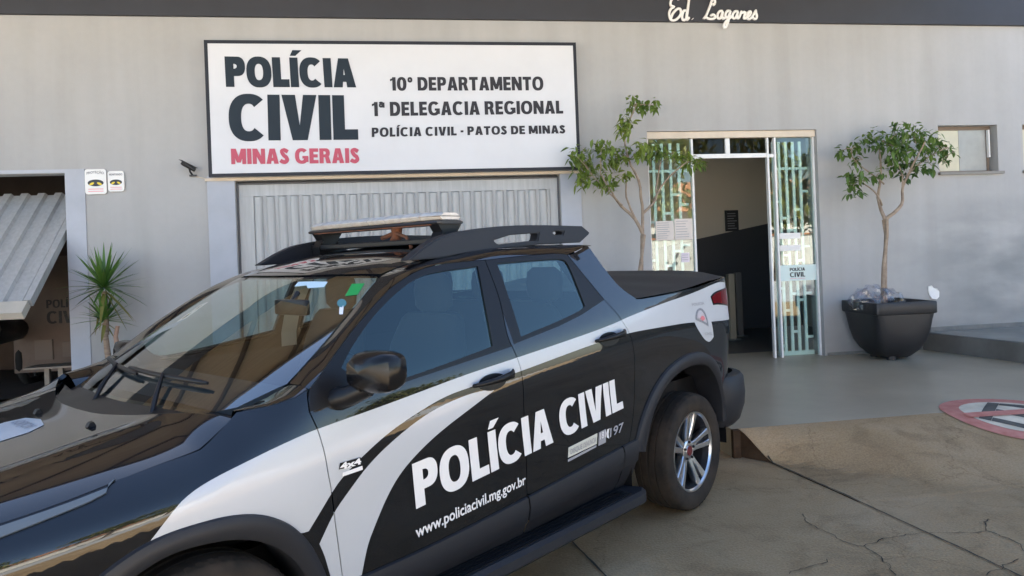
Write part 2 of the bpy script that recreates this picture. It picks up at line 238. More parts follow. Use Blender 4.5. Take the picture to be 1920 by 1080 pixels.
def fill(outline, holes, regions, h):
    vs, es = [], []
    for L in [outline]+list(holes)+list(regions):
        L = densify(L, h); b = len(vs); vs += [Vector(p) for p in L]; es += [(b+i, b+(i+1) % len(L)) for i in range(len(L))]
    xs = [p[0] for p in outline]; ys = [p[1] for p in outline]
    a = min(xs)+h*.37
    row = 0
    while a < max(xs):
        b = min(ys)+h*.41+(h/2 if row % 2 else 0)
        while b < max(ys):
            if inside((a, b), outline) and not any(inside((a, b), q) for q in holes): vs.append(Vector((a, b)))
            b += h
        a += h*.87; row += 1
    V, E, F, *_ = delaunay_2d_cdt(vs, es, [], 0, 1e-5)
    tris, reg = [], []
    for f in F:
        c = sum((V[i] for i in f), Vector((0, 0)))/len(f); c = (c.x, c.y)
        if not inside(c, outline) or any(inside(c, q) for q in holes): continue
        r = 0
        for k, q in enumerate(regions):
            if inside(c, q): r = k+1
        tris.append(tuple(f)); reg.append(r)
    return [(v.x, v.y) for v in V], tris, reg

# local truck coordinates: x = u (to the rear), y = -v, z = w
def smap(F):   # side surface, domain (u,w)
    def P(a, b, off=0):
        e = .004; v = F(a, b); n = Vector((-(F(a+e, b)-F(a-e, b))/(2*e), 1, -(F(a, b+e)-F(a, b-e))/(2*e))).normalized()
        return Vector((a, v, b))+n*off, n
    return P
def tmap(F):   # top surface, domain (u,v)
    def P(a, b, off=0):
        e = .004; n = Vector((-(F(a+e, b)-F(a-e, b))/(2*e), -(F(a, b+e)-F(a, b-e))/(2*e), 1)).normalized()
        return Vector((a, b, F(a, b)))+n*off, n
    return P
def panel(name, outline, P, mats, parent, regions=(), holes=(), off=0., h=.026, rim=.02, far=False, inset=.0022, ridx=None, extra=None):
    if inset: outline = inset_poly(outline, inset)
    pts, tris, reg = fill(outline, holes, regions, h)
    used = sorted({i for t in tris for i in t}); ix = {i: k for k, i in enumerate(used)}
    vs, ns, fs, mi = [], [], [], []
    sg = 1 if far else -1
    for i in used:
        p, n = P(*pts[i], off); vs.append((p.x, sg*p.y, p.z)); ns.append((n.x, sg*n.y, n.z))
    for t, r in zip(tris, reg):
        a, b, c = (Vector(vs[ix[i]]) for i in t[:3]); nn = (b-a).cross(c-a)
        t2 = tuple(ix[i] for i in t)
        if nn.dot(Vector(ns[t2[0]])) < 0: t2 = t2[::-1]
        fs.append(t2); mi.append(ridx[r] if ridx else r)
    if rim:
        cnt = {}
        for f, m_ in zip(fs, mi):
            for a, b in zip(f, f[1:]+f[:1]): cnt.setdefault((min(a, b), max(a, b)), []).append((a, b, m_))
        for L in cnt.values():
            if len(L) == 1:
                a, b, m_ = L[0]; va, vb = Vector(vs[a]), Vector(vs[b]); na, nb = Vector(ns[a]), Vector(ns[b])
                o = (vb-va).cross(na)
                if o.length < 1e-9: continue
                o.normalize(); k = len(vs)
                vs += [va[:], vb[:], (vb-nb*rim)[:], (va-na*rim)[:]]; ns += [o[:]]*4; fs.append((k+1, k, k+3, k+2)); mi.append(m_)
    me = bpy.data.meshes.new(name); me.from_pydata(vs, [], fs)
    for m in mats: me.materials.append(m)
    me.polygons.foreach_set('material_index', mi)
    for p in me.polygons: p.use_smooth = True
    me.normals_split_custom_set_from_vertices(ns)
    return link(bpy.data.objects.new(name, me), parent)

def text_mesh(txt, bold=0., spacing=1., sub=0, extrude=0., shear=0.):
    cu = bpy.data.curves.new('lettering', 'FONT'); cu.body = txt; cu.size = 1; cu.offset = bold; cu.space_character = spacing; cu.extrude = extrude; cu.resolution_u = 4; cu.shear = shear
    o = bpy.data.objects.new('lettering', cu); COL.objects.link(o)
    dg = bpy.context.evaluated_depsgraph_get(); dg.update()
    me = bpy.data.meshes.new_from_object(o.evaluated_get(dg)); bpy.data.objects.remove(o); bpy.data.curves.remove(cu)
    bm = bmesh.new(); bm.from_mesh(me); bpy.data.meshes.remove(me)
    bmesh.ops.triangulate(bm, faces=bm.faces[:])
    for _ in range(sub): bmesh.ops.subdivide_edges(bm, edges=[e for e in bm.edges if e.calc_length() > .12], cuts=1); bmesh.ops.triangulate(bm, faces=bm.faces[:])
    bm.verts.index_update()
    V = [tuple(v.co) for v in bm.verts]; F = [tuple(v.index for v in f.verts) for f in bm.faces]; bm.free()
    return V, F
def cap_box(txt, bold, spacing):
    V, F = text_mesh(txt, bold, spacing); return V
def quad_text(txt, quad, bold=0., spacing=1., sub=0, extrude=0., capref=None):
    """flat text warped onto a quad (bl, br, tr, tl); returns [(a,b,z)], faces. The quad spans the baseline to the cap height."""
    V, F = text_mesh(txt, bold, spacing, sub, extrude)
    x0 = min(v[0] for v in V); x1 = max(v[0] for v in V)
    R_, _ = text_mesh(capref or 'HE', bold, spacing); y0 = min(v[1] for v in R_); y1 = max(v[1] for v in R_)
    bl, br, tr, tl = quad; o = []
    for x, y, z in V:
        s = (x-x0)/(x1-x0); t = (y-y0)/(y1-y0)
        o.append(tuple((bl[c]*(1-s)+br[c]*s)*(1-t)+(tl[c]*(1-s)+tr[c]*s)*t for c in (0, 1))+(z,))
    return o, F
def body_text(name, txt, quad, P, m, parent, bold=.02, spacing=1., sub=2, off=.003, capref=None):
    V, F = quad_text(txt, quad, bold, spacing, sub, capref=capref)
    b = MB(); vs = []
    for a, c, _ in V:
        p, n = P(a, c, off); vs.append((p.x, -p.y, p.z))
    b.add(vs, F); return b.build(name, m, parent, smooth=40, recalc=False)
def wall_text(txt, quad, y, m, name, parent, bold=.02, spacing=1., depth=.012, origin=(0, 0, 0), capref=None):
    V, F = quad_text(txt, quad, bold, spacing, 0, extrude=.02, capref=capref)
    zs = max(abs(v[2]) for v in V) or 1
    b = MB(); b.add([(v[0]-origin[0], y-depth*(v[2]/zs+1)/2-origin[1], v[1]-origin[2]) for v in V], F)
    return b.build(name, m, parent)
# ---------------------------------------------------------------- bold lettering drawn as outlines (cap height 1)
def _ell(cx, cy, rx, ry, a0=0, a1=360, e=2.35, n=40):
    o = []
    for i in range(n+1):
        t = R(a0+(a1-a0)*i/n); c, s = math.cos(t), math.sin(t); o.append((cx+rx*math.copysign(abs(c)**(2/e), c), cy+ry*math.copysign(abs(s)**(2/e), s)))
    return o
def _rc(x0, y0, x1, y1): return ([(x0, y0), (x1, y0), (x1, y1), (x0, y1)], None)
def _dee(x0, y0, x1, y1, r):   # right side rounded
    ry = (y1-y0)/2; o = [(x0, y0), (x1-r, y0)]+[(x1-r+r*math.copysign(abs(math.cos(t))**.85, math.cos(t)), (y0+y1)/2+ry*math.copysign(abs(math.sin(t))**.85, math.sin(t))) for t in [-math.pi/2+math.pi*i/20 for i in range(1, 20)]]+[(x1-r, y1), (x0, y1)]
    return o
def _stroke(L, w):
    L = [Vector((*p, 0)) for p in smooth_line(L, .04)]; a, b = [], []
    for i, p in enumerate(L):
        t = (L[min(i+1, len(L)-1)]-L[max(i-1, 0)]).normalized(); n = Vector((-t.y, t.x, 0))*w/2; a.append(((p+n).x, (p+n).y)); b.append(((p-n).x, (p-n).y))
    return (a+b[::-1], None)
def glyph(ch, s):
    """pieces [(outer, hole)], advance width"""
    h = s*.82   # horizontal strokes are a little lighter
    if ch in 'IÍ':
        g = [_rc(0, 0, s, 1)]
        if ch == 'Í': g.append(([(s*.1, 1.06), (s*.75, 1.06), (s*1.55, 1.25), (s*.45, 1.25)], None))
        return g, s
    if ch == 'L': return [_rc(0, 0, s, 1), _rc(s*.9, 0, .27+s*1.15, h)], .27+s*1.15
    if ch == 'P': w = .33+s*1.35; return [_rc(0, 0, s, 1), (_dee(s*.5, .36, w, 1, .30), _dee(s, .36+h*.9, w-s*.98, 1-h*.9, .15))], w
    if ch == 'R': w = .34+s*1.35; return [_rc(0, 0, s, 1), (_dee(s*.5, .40, w, 1, .28), _dee(s, .40+h*.85, w-s*.98, 1-h*.88, .13)), ([(w-.02-s*.15, 0), (w+.05+s*.0, 0), (w-.13, .46), (w-.15-s, .46)] if False else [(w+.06, 0), (w+.06-s*1.12, 0), (w-.20-s*.55, .45), (w-.08, .45)], None)], w+.06
    if ch == 'D': w = .42+s*1.35; return [(_dee(0, 0, w, 1, .40), _dee(s, h*.95, w-s*.98, 1-h*.95, .26))], w
    if ch in 'E': w = .30+s*1.1; return [_rc(0, 0, s, 1), _rc(s*.9, 0, w, h), _rc(s*.9, 1-h, w, 1), _rc(s*.9, .5-h*.46, w-.04, .5+h*.46)], w
    if ch == 'T': w = .42+s; return [_rc(0, 1-h, w, 1), _rc(w/2-s/2, 0, w/2+s/2, 1-h*.9)], w
    if ch in 'O0': rx = (.29 if ch == 'O' else .21)+s*.6; return [(_ell(rx, .5, rx, .515), _ell(rx, .5, rx-s, .515-h*.92))], 2*rx
    if ch in 'CG':
        rx = .29+s*.6; a0 = 46 if ch == 'C' else 42; a1 = 360-a0 if ch == 'C' else 352
        g = [(_ell(rx, .5, rx, .515, a0, a1)+_ell(rx, .5, rx-s, .515-h*.92, a0, a1)[::-1], None)]; w = 2*rx-.06
        if ch == 'G': w = 2*rx-.01; g += [_rc(w-s*.98, .10, w, .50), _rc(w-s*.98-.13, .50-h*.0-h*.75, w, .50)]
        return g, w
    if ch == 'S': return [_stroke([(.45+s*.35, .80-h*.1), (.36+s*.3, .955-h*.5), (.26+s*.2, 1.0-h*.46), (.12+s*.1, .95-h*.5), (.04+s*.45, .80-h*.25), (.06+s*.5, .66), (.22+s*.25, .53), (.36+s*.25, .42), (.42+s*.25, .26), (.36+s*.2, .05+h*.45), (.24+s*.2, h*.44), (.10+s*.1, .04+h*.5), (.0+s*.1, .20+h*.1)], s*.93)], .44+s*.75
    if ch == 'A': w = .40+s*1.55; m = w/2; k = s*1.12; t = s*.62; return [([(0, 0), (k, 0), (m+t*.25, 1), (m-t, 1)], None), ([(w, 0), (w-k, 0), (m-t*.25, 1), (m+t, 1)], None), _rc(m-.16, .19, m+.16, .19+h*.9)], w
    if ch == 'V': w = .40+s*1.5; m = w/2; k = s*1.12; t = s*.62; return [([(0, 1), (k, 1), (m+t*.25, 0), (m-t, 0)], None), ([(w, 1), (w-k, 1), (m-t*.25, 0), (m+t, 0)], None)], w
    if ch == 'N': w = .36+s*1.7; return [_rc(0, 0, s*.95, 1), _rc(w-s*.95, 0, w, 1), ([(0, 1), (s*1.1, 1), (w, 0), (w-s*1.1, 0)], None)], w
    if ch == 'M': w = .46+s*1.9; m = w/2; q = s*.92; return [_rc(0, 0, q, 1), _rc(w-q, 0, w, 1), ([(0, 1), (s*1.15, 1), (m+s*.42, .1), (m-s*.42, .1)], None), ([(w, 1), (w-s*1.15, 1), (m-s*.42, .1), (m+s*.42, .1)], None)], w
    if ch == '1': return [_rc(.17, 0, .17+s, 1), ([(0, .70), (0, .86), (.14, .90), (.20, 1.0), (.19+s*.3, .98), (.19, .78)], None)], .17+s
    if ch == 'º': return [(_ell(.19, .80, .19, .2), _ell(.19, .80, .19-s*.6, .2-s*.5))], .38
    if ch == 'ª': return [(_ell(.16, .76, .16, .16), _ell(.16, .76, .16-s*.55, .16-s*.45)), _rc(.29-s*.1, .60, .29+s*.5, .96), _stroke([(.03, .92), (.16, .97), (.29, .93)], s*.45)], .29+s*.5
    if ch == '-': return [_rc(0, .34, .30, .34+h)], .30
    return [], .26
def _ccw(L):
    L = [p for i, p in enumerate(L) if (p[0]-L[i-1][0])**2+(p[1]-L[i-1][1])**2 > 1e-9]; return L
def bold_text(txt, s=.22, gap=.085, h=.16, space=.30):
    """union of the pieces of every glyph; returns 2-D verts, triangles, boundary edges"""
    V, F, B = [], [], []; x = 0
    for ch in txt:
        if ch == ' ': x += space; continue
        g, w = glyph(ch, s); pieces = [(_ccw([(px+x, py) for px, py in o]), _ccw([(px+x, py) for px, py in i_]) if i_ else None) for o, i_ in g]
        vs, es = [], []; base = len(V)
        for L in [q for p in pieces for q in p if q]:
            L = densify(L, h); b = len(vs); vs += [Vector(p) for p in L]; es += [(b+i, b+(i+1) % len(L)) for i in range(len(L))]
        P, E, T, *_ = delaunay_2d_cdt(vs, es, [], 0, 1e-5); cnt = {}
        for f in T:
            c = sum((P[i] for i in f), Vector((0, 0)))/len(f)
            if any(inside(c, o) and not (i_ and inside(c, i_)) for o, i_ in pieces):
                f = tuple(i+base for i in f); F.append(f)
                for a, b in zip(f, f[1:]+f[:1]): cnt.setdefault((min(a, b), max(a, b)), []).append((a, b))
        V += [(p.x, p.y) for p in P]; B += [L[0] for L in cnt.values() if len(L) == 1]; x += w+gap
    x0 = min(V[i][0] for f in F for i in f); x1 = max(V[i][0] for f in F for i in f)
    return [((p[0]-x0)/(x1-x0), p[1]) for p in V], F, B
def lerpq(q, s, t):
    bl, br, tr, tl = q; return tuple((bl[c]*(1-s)+br[c]*s)*(1-t)+(tl[c]*(1-s)+tr[c]*s)*t for c in (0, 1))
def _compact(vs, fs):
    used = sorted({i for f in fs for i in f}); ix = {i: k for k, i in enumerate(used)}; return [vs[i] for i in used], [tuple(ix[i] for i in f) for f in fs]
def sign_text(name, txt, quad, y, m, parent, depth=.01, origin=(0, 0, 0), s=.22, gap=.085):
    V, F, B = bold_text(txt, s, gap); n = len(V); P = [lerpq(quad, *p) for p in V]
    vs = [(a-origin[0], y-depth-origin[1], c-origin[2]) for a, c in P]+[(a-origin[0], y-origin[1], c-origin[2]) for a, c in P]
    fs = F+[(b, a, a+n, b+n) for a, b in B]; vs, fs = _compact(vs, fs); b = MB(); b.add(vs, fs); return b.build(name, m, parent)
def side_text(name, txt, quad, P, m, parent, off=.004, s=.22, gap=.085):
    V, F, B = bold_text(txt, s, gap, .12); vs = []
    for q in V: p, n = P(*lerpq(quad, *q), off); vs.append((p.x, -p.y, p.z))
    vs, fs = _compact(vs, F); b = MB(); b.add(vs, fs); return b.build(name, m, parent, smooth=40, recalc=False)
# ---------------------------------------------------------------- materials
def wall_mat():
    m = mat('painted_render', (.40, .385, .37), rough=.85, bump=.12, bscale=90)
    n = m.node_tree.nodes; l = m.node_tree.links; b = n['Principled BSDF']; tc = n['Texture Coordinate']
    def noise(scale, det, st=None):
        t = n.new('ShaderNodeTexNoise'); t.inputs['Scale'].default_value = scale; t.inputs['Detail'].default_value = det
        if st:
            mp = n.new('ShaderNodeMapping'); mp.inputs['Scale'].default_value = st; l.new(tc.outputs['Object'], mp.inputs[0]); l.new(mp.outputs[0], t.inputs['Vector'])
        else: l.new(tc.outputs['Object'], t.inputs['Vector'])
        return t
    def ramp(src, p0, c0, p1, c1):
        r = n.new('ShaderNodeValToRGB'); e = r.color_ramp.elements; e[0].position = p0; e[0].color = (*c0, 1); e[1].position = p1; e[1].color = (*c1, 1); l.new(src, r.inputs[0]); return r
    def mul(a, b_, f=1.):
        x = n.new('ShaderNodeMix'); x.data_type = 'RGBA'; x.blend_type = 'MULTIPLY'; x.inputs[0].default_value = f; l.new(a, x.inputs[6]); l.new(b_, x.inputs[7]); return x.outputs[2]
    big = ramp(noise(.55, 3).outputs[0], .3, (.378, .376, .374), .7, (.428, .424, .420))
    mot = ramp(noise(2.6, 6).outputs[0], .3, (.96, .96, .965), .7, (1, 1, 1))
    strk = ramp(noise(1.2, 5, (3.5, 1, .22)).outputs[0], .35, (.92, .92, .91), .62, (1, 1, 1))
    fine = ramp(noise(14, 6).outputs[0], .35, (.98, .98, .98), .6, (1, 1, 1)); drip = ramp(noise(1.1, 6, (2.6, 1, .16)).outputs[0], .58, (1, 1, 1), .74, (.90, .895, .88))
    c = mul(mul(mul(mul(big.outputs[0], mot.outputs[0]), strk.outputs[0], .9), fine.outputs[0]), drip.outputs[0], .6)
    # greyish water stain above the ramp on the right, splash dirt along the foot
    sx = n.new('ShaderNodeSeparateXYZ'); l.new(tc.outputs['Object'], sx.inputs[0])
    g = n.new('ShaderNodeMapRange'); g.inputs[1].default_value = .2; g.inputs[2].default_value = 1.0; g.inputs[3].default_value = 1; g.inputs[4].default_value = 0; l.new(sx.outputs[2], g.inputs[0])
    d = n.new('ShaderNodeMath'); d.operation = 'MULTIPLY'; l.new(g.outputs[0], d.inputs[0]); l.new(noise(3.2, 6).outputs[0], d.inputs[1])
    x = n.new('ShaderNodeMix'); x.data_type = 'RGBA'; x.blend_type = 'MIX'; l.new(d.outputs[0], x.inputs[0]); l.new(c, x.inputs[6]); x.inputs[7].default_value = (.22, .21, .195, 1)
    a1 = n.new('ShaderNodeMapRange'); a1.inputs[1].default_value = 5.6; a1.inputs[2].default_value = 7.2; l.new(sx.outputs[0], a1.inputs[0])
    a2 = n.new('ShaderNodeMapRange'); a2.inputs[1].default_value = 2.1; a2.inputs[2].default_value = 1.7; l.new(sx.outputs[2], a2.inputs[0])
    a3 = n.new('ShaderNodeMath'); a3.operation = 'MULTIPLY'; l.new(a1.outputs[0], a3.inputs[0]); l.new(a2.outputs[0], a3.inputs[1])
    st = ramp(noise(1.7, 4, (.6, 1, 1.6)).outputs[0], .3, (0, 0, 0), .6, (.75, .75, .75))
    a4 = n.new('ShaderNodeMath'); a4.operation = 'MULTIPLY'; l.new(a3.outputs[0], a4.inputs[0]); l.new(st.outputs[0], a4.inputs[1])
    y = n.new('ShaderNodeMix'); y.data_type = 'RGBA'; l.new(a4.outputs[0], y.inputs[0]); l.new(x.outputs[2], y.inputs[6]); y.inputs[7].default_value = (.19, .205, .207, 1)
    l.new(y.outputs[2], b.inputs['Base Color'])
    return m
M_WALL = wall_mat()
M_BAND = mat('dark_grey_fascia_paint', (.026, .029, .040), rough=.6, var=.12, scale=1.5, bump=.05)
M_TRIM = mat('pale_blue_grey_trim', (.40, .42, .47), rough=.7, var=.06, scale=3, bump=.06)
M_SKIRT = mat('grey_skirting', (.16, .165, .16), rough=.6, var=.15, scale=6)
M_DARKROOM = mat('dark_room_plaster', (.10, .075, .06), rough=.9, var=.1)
M_HALLUP = mat('hall_upper_paint', (.60, .54, .46), rough=.9)
M_HALLLOW = mat('hall_dado_paint', (.05, .051, .058), rough=.6)
M_ALU = mat('pale_aluminium', (.75, .75, .74), rough=.4, var=.05)
M_HEADER = mat('cream_track', (.62, .53, .42), rough=.6, var=.08)
M_MINT = mat('mint_grille_paint', (.68, .77, .75), rough=.45, var=.06)
M_DIMPANE = glass('dim_pane', (.5, .5, .48), ior=1.25)
M_FROST = mat('frosted_film_label', (.60, .72, .70), rough=.5)
M_PANE = glass('clear_pane', (.88, .94, .92), ior=1.62)
M_GARAGE = mat('galvanised_gate', (.41, .415, .415), rough=.5, metal=.0, var=.10, scale=5, stretch=(6, 6, .5))
M_BLACK = mat('black_letter', (.02, .022, .028), rough=.5)
M_DKTXT = mat('dark_slate_letter', (.020, .030, .042), rough=.6, spec=.2)
M_MIDTXT = mat('grey_letter', (.036, .036, .043), rough=.6, spec=.2)
M_REDTXT = mat('crimson_letter', (.44, .055, .10), rough=.5)
M_SIGN = mat('white_sign_face', (.61, .615, .64), rough=.45, var=.03, scale=2)
M_SIGNFR = mat('dark_sign_frame', (.026, .028, .036), rough=.5, spec=.2)
M_WHITE = mat('white_paper', (.78, .77, .75), rough=.7, var=.05)
M_SOFFIT = mat('brown_timber_soffit', (.40, .31, .20), rough=.6, col2=(.54, .44, .30), scale=3, stretch=(.4, 6, 1))
M_BEAM = mat('dark_timber_beam', (.10, .07, .042), rough=.6, var=.3)
M_PLASTICBLACK = mat('black_plastic', (.018, .018, .02), rough=.45)
M_STEEL = mat('steel', (.45, .45, .45), rough=.35, metal=1)
M_YELLOW = mat('yellow_print', (.72, .55, .03), rough=.5)
M_GREYPRINT = mat('grey_print', (.28, .28, .30), rough=.6)
M_PINKPRINT = mat('pink_print', (.75, .32, .36), rough=.6)

# ---------------------------------------------------------------- ground
def ground_mat():
    m = mat('worn_concrete', (.12, .10, .08), rough=.8, spec=.12, bump=.45, bscale=70)
    n = m.node_tree.nodes; l = m.node_tree.links; b = n['Principled BSDF']; tc = n['Texture Coordinate']
    def noise(scale, det, w=0):
        t = n.new('ShaderNodeTexNoise'); t.inputs['Scale'].default_value = scale; t.inputs['Detail'].default_value = det; t.inputs['Roughness'].default_value = .62; t.inputs['Distortion'].default_value = w; l.new(tc.outputs['Object'], t.inputs['Vector']); return t
    def ramp(src, *st):
        r = n.new('ShaderNodeValToRGB'); e = r.color_ramp.elements
        e[0].position, e[0].color = st[0][0], (*st[0][1], 1); e[1].position, e[1].color = st[-1][0], (*st[-1][1], 1)
        for p, c in st[1:-1]: q = e.new(p); q.color = (*c, 1)
        l.new(src, r.inputs[0]); return r
    def mix(a, b_, typ, f):
        x = n.new('ShaderNodeMix'); x.data_type = 'RGBA'; x.blend_type = typ; x.inputs[0].default_value = f; l.new(a, x.inputs[6]); l.new(b_, x.inputs[7]); return x.outputs[2]
    c = ramp(noise(.9, 5, .4).outputs[0], (.3, (.305, .205, .110)), (.5, (.37, .258, .142)), (.72, (.43, .315, .192)))
    s = ramp(noise(3.1, 7, .8).outputs[0], (.3, (.62, .6, .57)), (.5, (1, 1, 1)), (.75, (1.0, .98, .95)))
    f = ramp(noise(85, 6).outputs[0], (.36, (.70, .70, .69)), (.60, (1.06, 1.06, 1.05)))
    v = n.new('ShaderNodeTexVoronoi'); v.feature = 'DISTANCE_TO_EDGE'; v.inputs['Scale'].default_value = .75
    ad = n.new('ShaderNodeMix'); ad.data_type = 'RGBA'; ad.blend_type = 'LINEAR_LIGHT'; ad.inputs[0].default_value = .22
    l.new(tc.outputs['Object'], ad.inputs[6]); l.new(noise(3.2, 5).outputs[1], ad.inputs[7]); l.new(ad.outputs[2], v.inputs['Vector'])
    k = ramp(v.outputs['Distance'], (.0, (.55, .52, .48)), (.006, (1, 1, 1)))
    l.new(mix(mix(mix(c.outputs[0], s.outputs[0], 'MULTIPLY', .75), f.outputs[0], 'MULTIPLY', .7), k.outputs[0], 'MULTIPLY', .55), b.inputs['Base Color'])
    r = ramp(noise(1.4, 4).outputs[0], (.35, (.5, .5, .5)), (.7, (.85, .85, .85))); l.new(r.outputs[0], b.inputs['Roughness'])
    return m
M_GROUND = ground_mat()
M_PAVE = mat('grey_green_painted_cement', (.325, .272, .19), rough=.34, spec=.3, col2=(.415, .355, .255), scale=1.1, bump=.12, bscale=30, detail=7)
M_KERB = mat('brown_kerb_face', (.04, .024, .014), rough=.9, spec=.1, col2=(.075, .048, .03), scale=12, bump=.5)
M_ROAD = mat('pale_bounce_road', (.42, .41, .395), rough=.9, var=.15, scale=3)  # unseen street surface, made pale to bounce sunlight onto the front
M_CRACK = mat('dark_joint', (.045, .036, .026), rough=1)
PAVE_Z = .209
def ramp_z(x, y):
    """height of the paving: painted pavement, then a flared ramp down to the yard"""
    if y > -3.0: return PAVE_Z
    r = .22+.85*min(1, max(0, (x-2.45)/.9)); t = min(1, (-3.0-y)/r); return PAVE_Z*(1-t*t*(3-2*t)*.5-t*.5)
g = MB()
nx = [-1200, -60, -14, -6]+[2.35]+[30, 90, 1200]; ny = [-1200, -60, -9.5, -4.6, 20, 60, 1200]
g.loft([[(x, y, 0) for x in nx] for y in ny]); tag(g.build('ground', M_GROUND), kind='structure')
g = MB(); g.loft([[(x, y, .004) for x in (-300, 300)] for y in (-26, -10.2)]); tag(g.build('road', M_ROAD), kind='structure')
g = MB(); g.loft([[(x, 0.6, PAVE_Z), (x, -3.0, PAVE_Z)] for x in (2.4, 4, 7, 14)])
g.loft([[(2.4, .6, PAVE_Z), (2.4, .6, -.05)], [(2.4, -3.0, PAVE_Z), (2.4, -3.0, -.05)]])
tag(g.build('pavement', M_PAVE), kind='structure')
g = MB(); XS = [2.45, 2.5, 2.58, 2.7, 2.85, 3.0, 3.2, 3.5, 4, 4.5, 5, 6, 8, 11, 14]; YS = [-3.0-.04*i for i in range(29)]
def edge_x(y): return float(np.interp(-y, [3.0, 3.2, 3.942, 4.62], [2.45, 2.592, 2.668, 2.73]))
def rz(x, y): return max(ramp_z(x-(edge_x(y)-2.45)*max(0, 1-(x-edge_x(y))/1.5), y), .004 if y > -4.1 else -.02)
g.loft([[(edge_x(y)+(14-edge_x(y))*(x-2.45)/11.55, y, rz(edge_x(y)+(14-edge_x(y))*(x-2.45)/11.55, y)) for y in YS] for x in XS])
tag(g.build('driveway_ramp', M_GROUND), kind='structure')
g = MB(); g.box((2.396, -3.03, -.02), (2.452, -2.99, PAVE_Z-.004))
g.loft([[(edge_x(y)-.002, y, rz(edge_x(y), y)-.001) for y in YS], [(edge_x(y)-.002, y, -.03) for y in YS]])

tag(g.build('kerb', M_KERB, recalc=False), kind='structure')
g = MB(); g.loft([[(x, -1.9, .002), (x, -.9, .10), (x, .3, .19), (x, .7, .19)] for x in (-9, 2.4)]); tag(g.build('garage_apron', M_GROUND), kind='structure')
def ribbon(L, w, z, jit=0.):
    b = MB(); L = [Vector((*p, 0)) for p in L]; rows = []
    for i, p in enumerate(L):
        t = (L[min(i+1, len(L)-1)]-L[max(i-1, 0)]).normalized(); nn = Vector((-t.y, t.x, 0)); ww = w*(1+random.uniform(-jit, jit))
        a = p+nn*ww/2; c = p-nn*ww/2; rows.append([(a.x, a.y, z(a.x, a.y)), (c.x, c.y, z(c.x, c.y))])
    b.loft(rows); return b
zc = lambda x, y: max(0, rz(x, y) if y > -4.1 else 0)+.006
g = MB()
def jag(L, h=.03, a=.012):
    L = densify(L, h, False); return [L[0]]+[(p[0]+random.uniform(-a, a), p[1]+random.uniform(-a, a)) for p in L[1:-1]]+[L[-1]]
for L in DATA['cracks']:
    q = ribbon(jag(L), .0045, zc, .6); g.add(q.v, q.f)
for L, w in ((DATA['seam'], .011), (DATA['seam2'], .010)):
    q = ribbon(jag(L, .06, .003), w, zc, .3); g.add(q.v, q.f)
tag(g.build('paving_joints', M_CRACK), kind='structure')

# painted no-parking roundel on the ramp
M_JAMB = mat('grey_jamb', (.10, .10, .105), rough=.6)
M_RED = mat('worn_red_paint', (.46, .17, .13), rough=.8, spec=.15, col2=(.56, .26, .21), scale=9)
M_CREAM = mat('worn_cream_paint', (.56, .49, .37), rough=.8, spec=.15, col2=(.72, .64, .50), scale=9)
M_CHAR = mat('worn_dark_paint', (.06, .055, .05), rough=.8, col2=(.10, .095, .08), scale=9)
rcx, rcy, rr = 4.60, -3.13, .47
def ground_poly(name, poly, m, dz, parent, holes=()):
    pts, tris, _ = fill(poly, holes, (), .05); b = MB(); b.add([(x, y, ramp_z(x, y)+dz) for x, y in pts], tris); return b.build(name, m, parent)
circ = lambda r, n=48: [(rcx+r*math.cos(2*math.pi*i/n), rcy+r*math.sin(2*math.pi*i/n)) for i in range(n)]
rd = thing('no_parking_roundel', 'red and cream no parking roundel painted on the ramp', 'road marking')
ground_poly('ring', circ(rr), M_RED, .006, rd, holes=(circ(rr*.71),)); ground_poly('disc', circ(rr*.705), M_CREAM, .007, rd)
def rot(L, a): return [(rcx+x*math.cos(a)-y*math.sin(a), rcy+x*math.sin(a)+y*math.cos(a)) for x, y in L]
aE = R(-48)
for k, L in enumerate(([(-.17, -.26), (-.09, -.26), (-.09, .26), (-.17, .26)], [(-.088, .18), (.17, .18), (.17, .26), (-.088, .26)], [(-.088, -.04), (.13, -.04), (.13, .04), (-.088, .04)], [(-.088, -.26), (.17, -.26), (.17, -.18), (-.088, -.18)])):
    ground_poly('letter_stroke', rot(L, aE), M_CHAR, .010, rd)
ground_poly('slash', rot([(-.36, -.045), (.36, -.045), (.36, .045), (-.36, .045)], R(-2)), M_RED, .013, rd)

# ---------------------------------------------------------------- building
bld = thing('office_building', 'grey rendered street front with dark fascia band above garage gates and entrance', 'building')
GX0, GX1, GZ1 = -1.65, 1.851, 2.442
DX0, DX1, DZ1 = 2.899, 5.01, 2.914
WX0, WX1, WZ0, WZ1 = 6.625, 7.445, 2.367, 2.944
LX0, LX1, LZ1 = -6.6, -3.311, 2.56
FZ = 4.173
rect = lambda x0, z0, x1, z1: [(x0, z0), (x1, z0), (x1, z1), (x0, z1)]
holes = [rect(LX0, .1, LX1, LZ1), rect(GX0, .1, GX1, GZ1), rect(DX0, .15, DX1, DZ1), rect(WX0, WZ0, WX1, WZ1), rect(7.80, WZ0, 8.62, WZ1)]
pts, tris, _ = fill(rect(-12, -.1, 14, FZ), holes, (), 2.5)
w = MB(); w.add([(x, 0, z) for x, z in pts], tris)
for h_, dep in zip(holes, (.2, .13, .25, .16, .16)):
    for i in range(4):
        a, b = h_[i], h_[(i+1) % 4]
        if i == 0 and h_[0][1] < 1: continue
        w.add([(a[0], 0, a[1]), (b[0], 0, b[1]), (b[0], dep, b[1]), (a[0], dep, a[1])], [(0, 1, 2, 3)])
w.build('wall', M_WALL, bld, recalc=False)
w = MB()   # shell behind and above the street front, height and length set to shade the yard
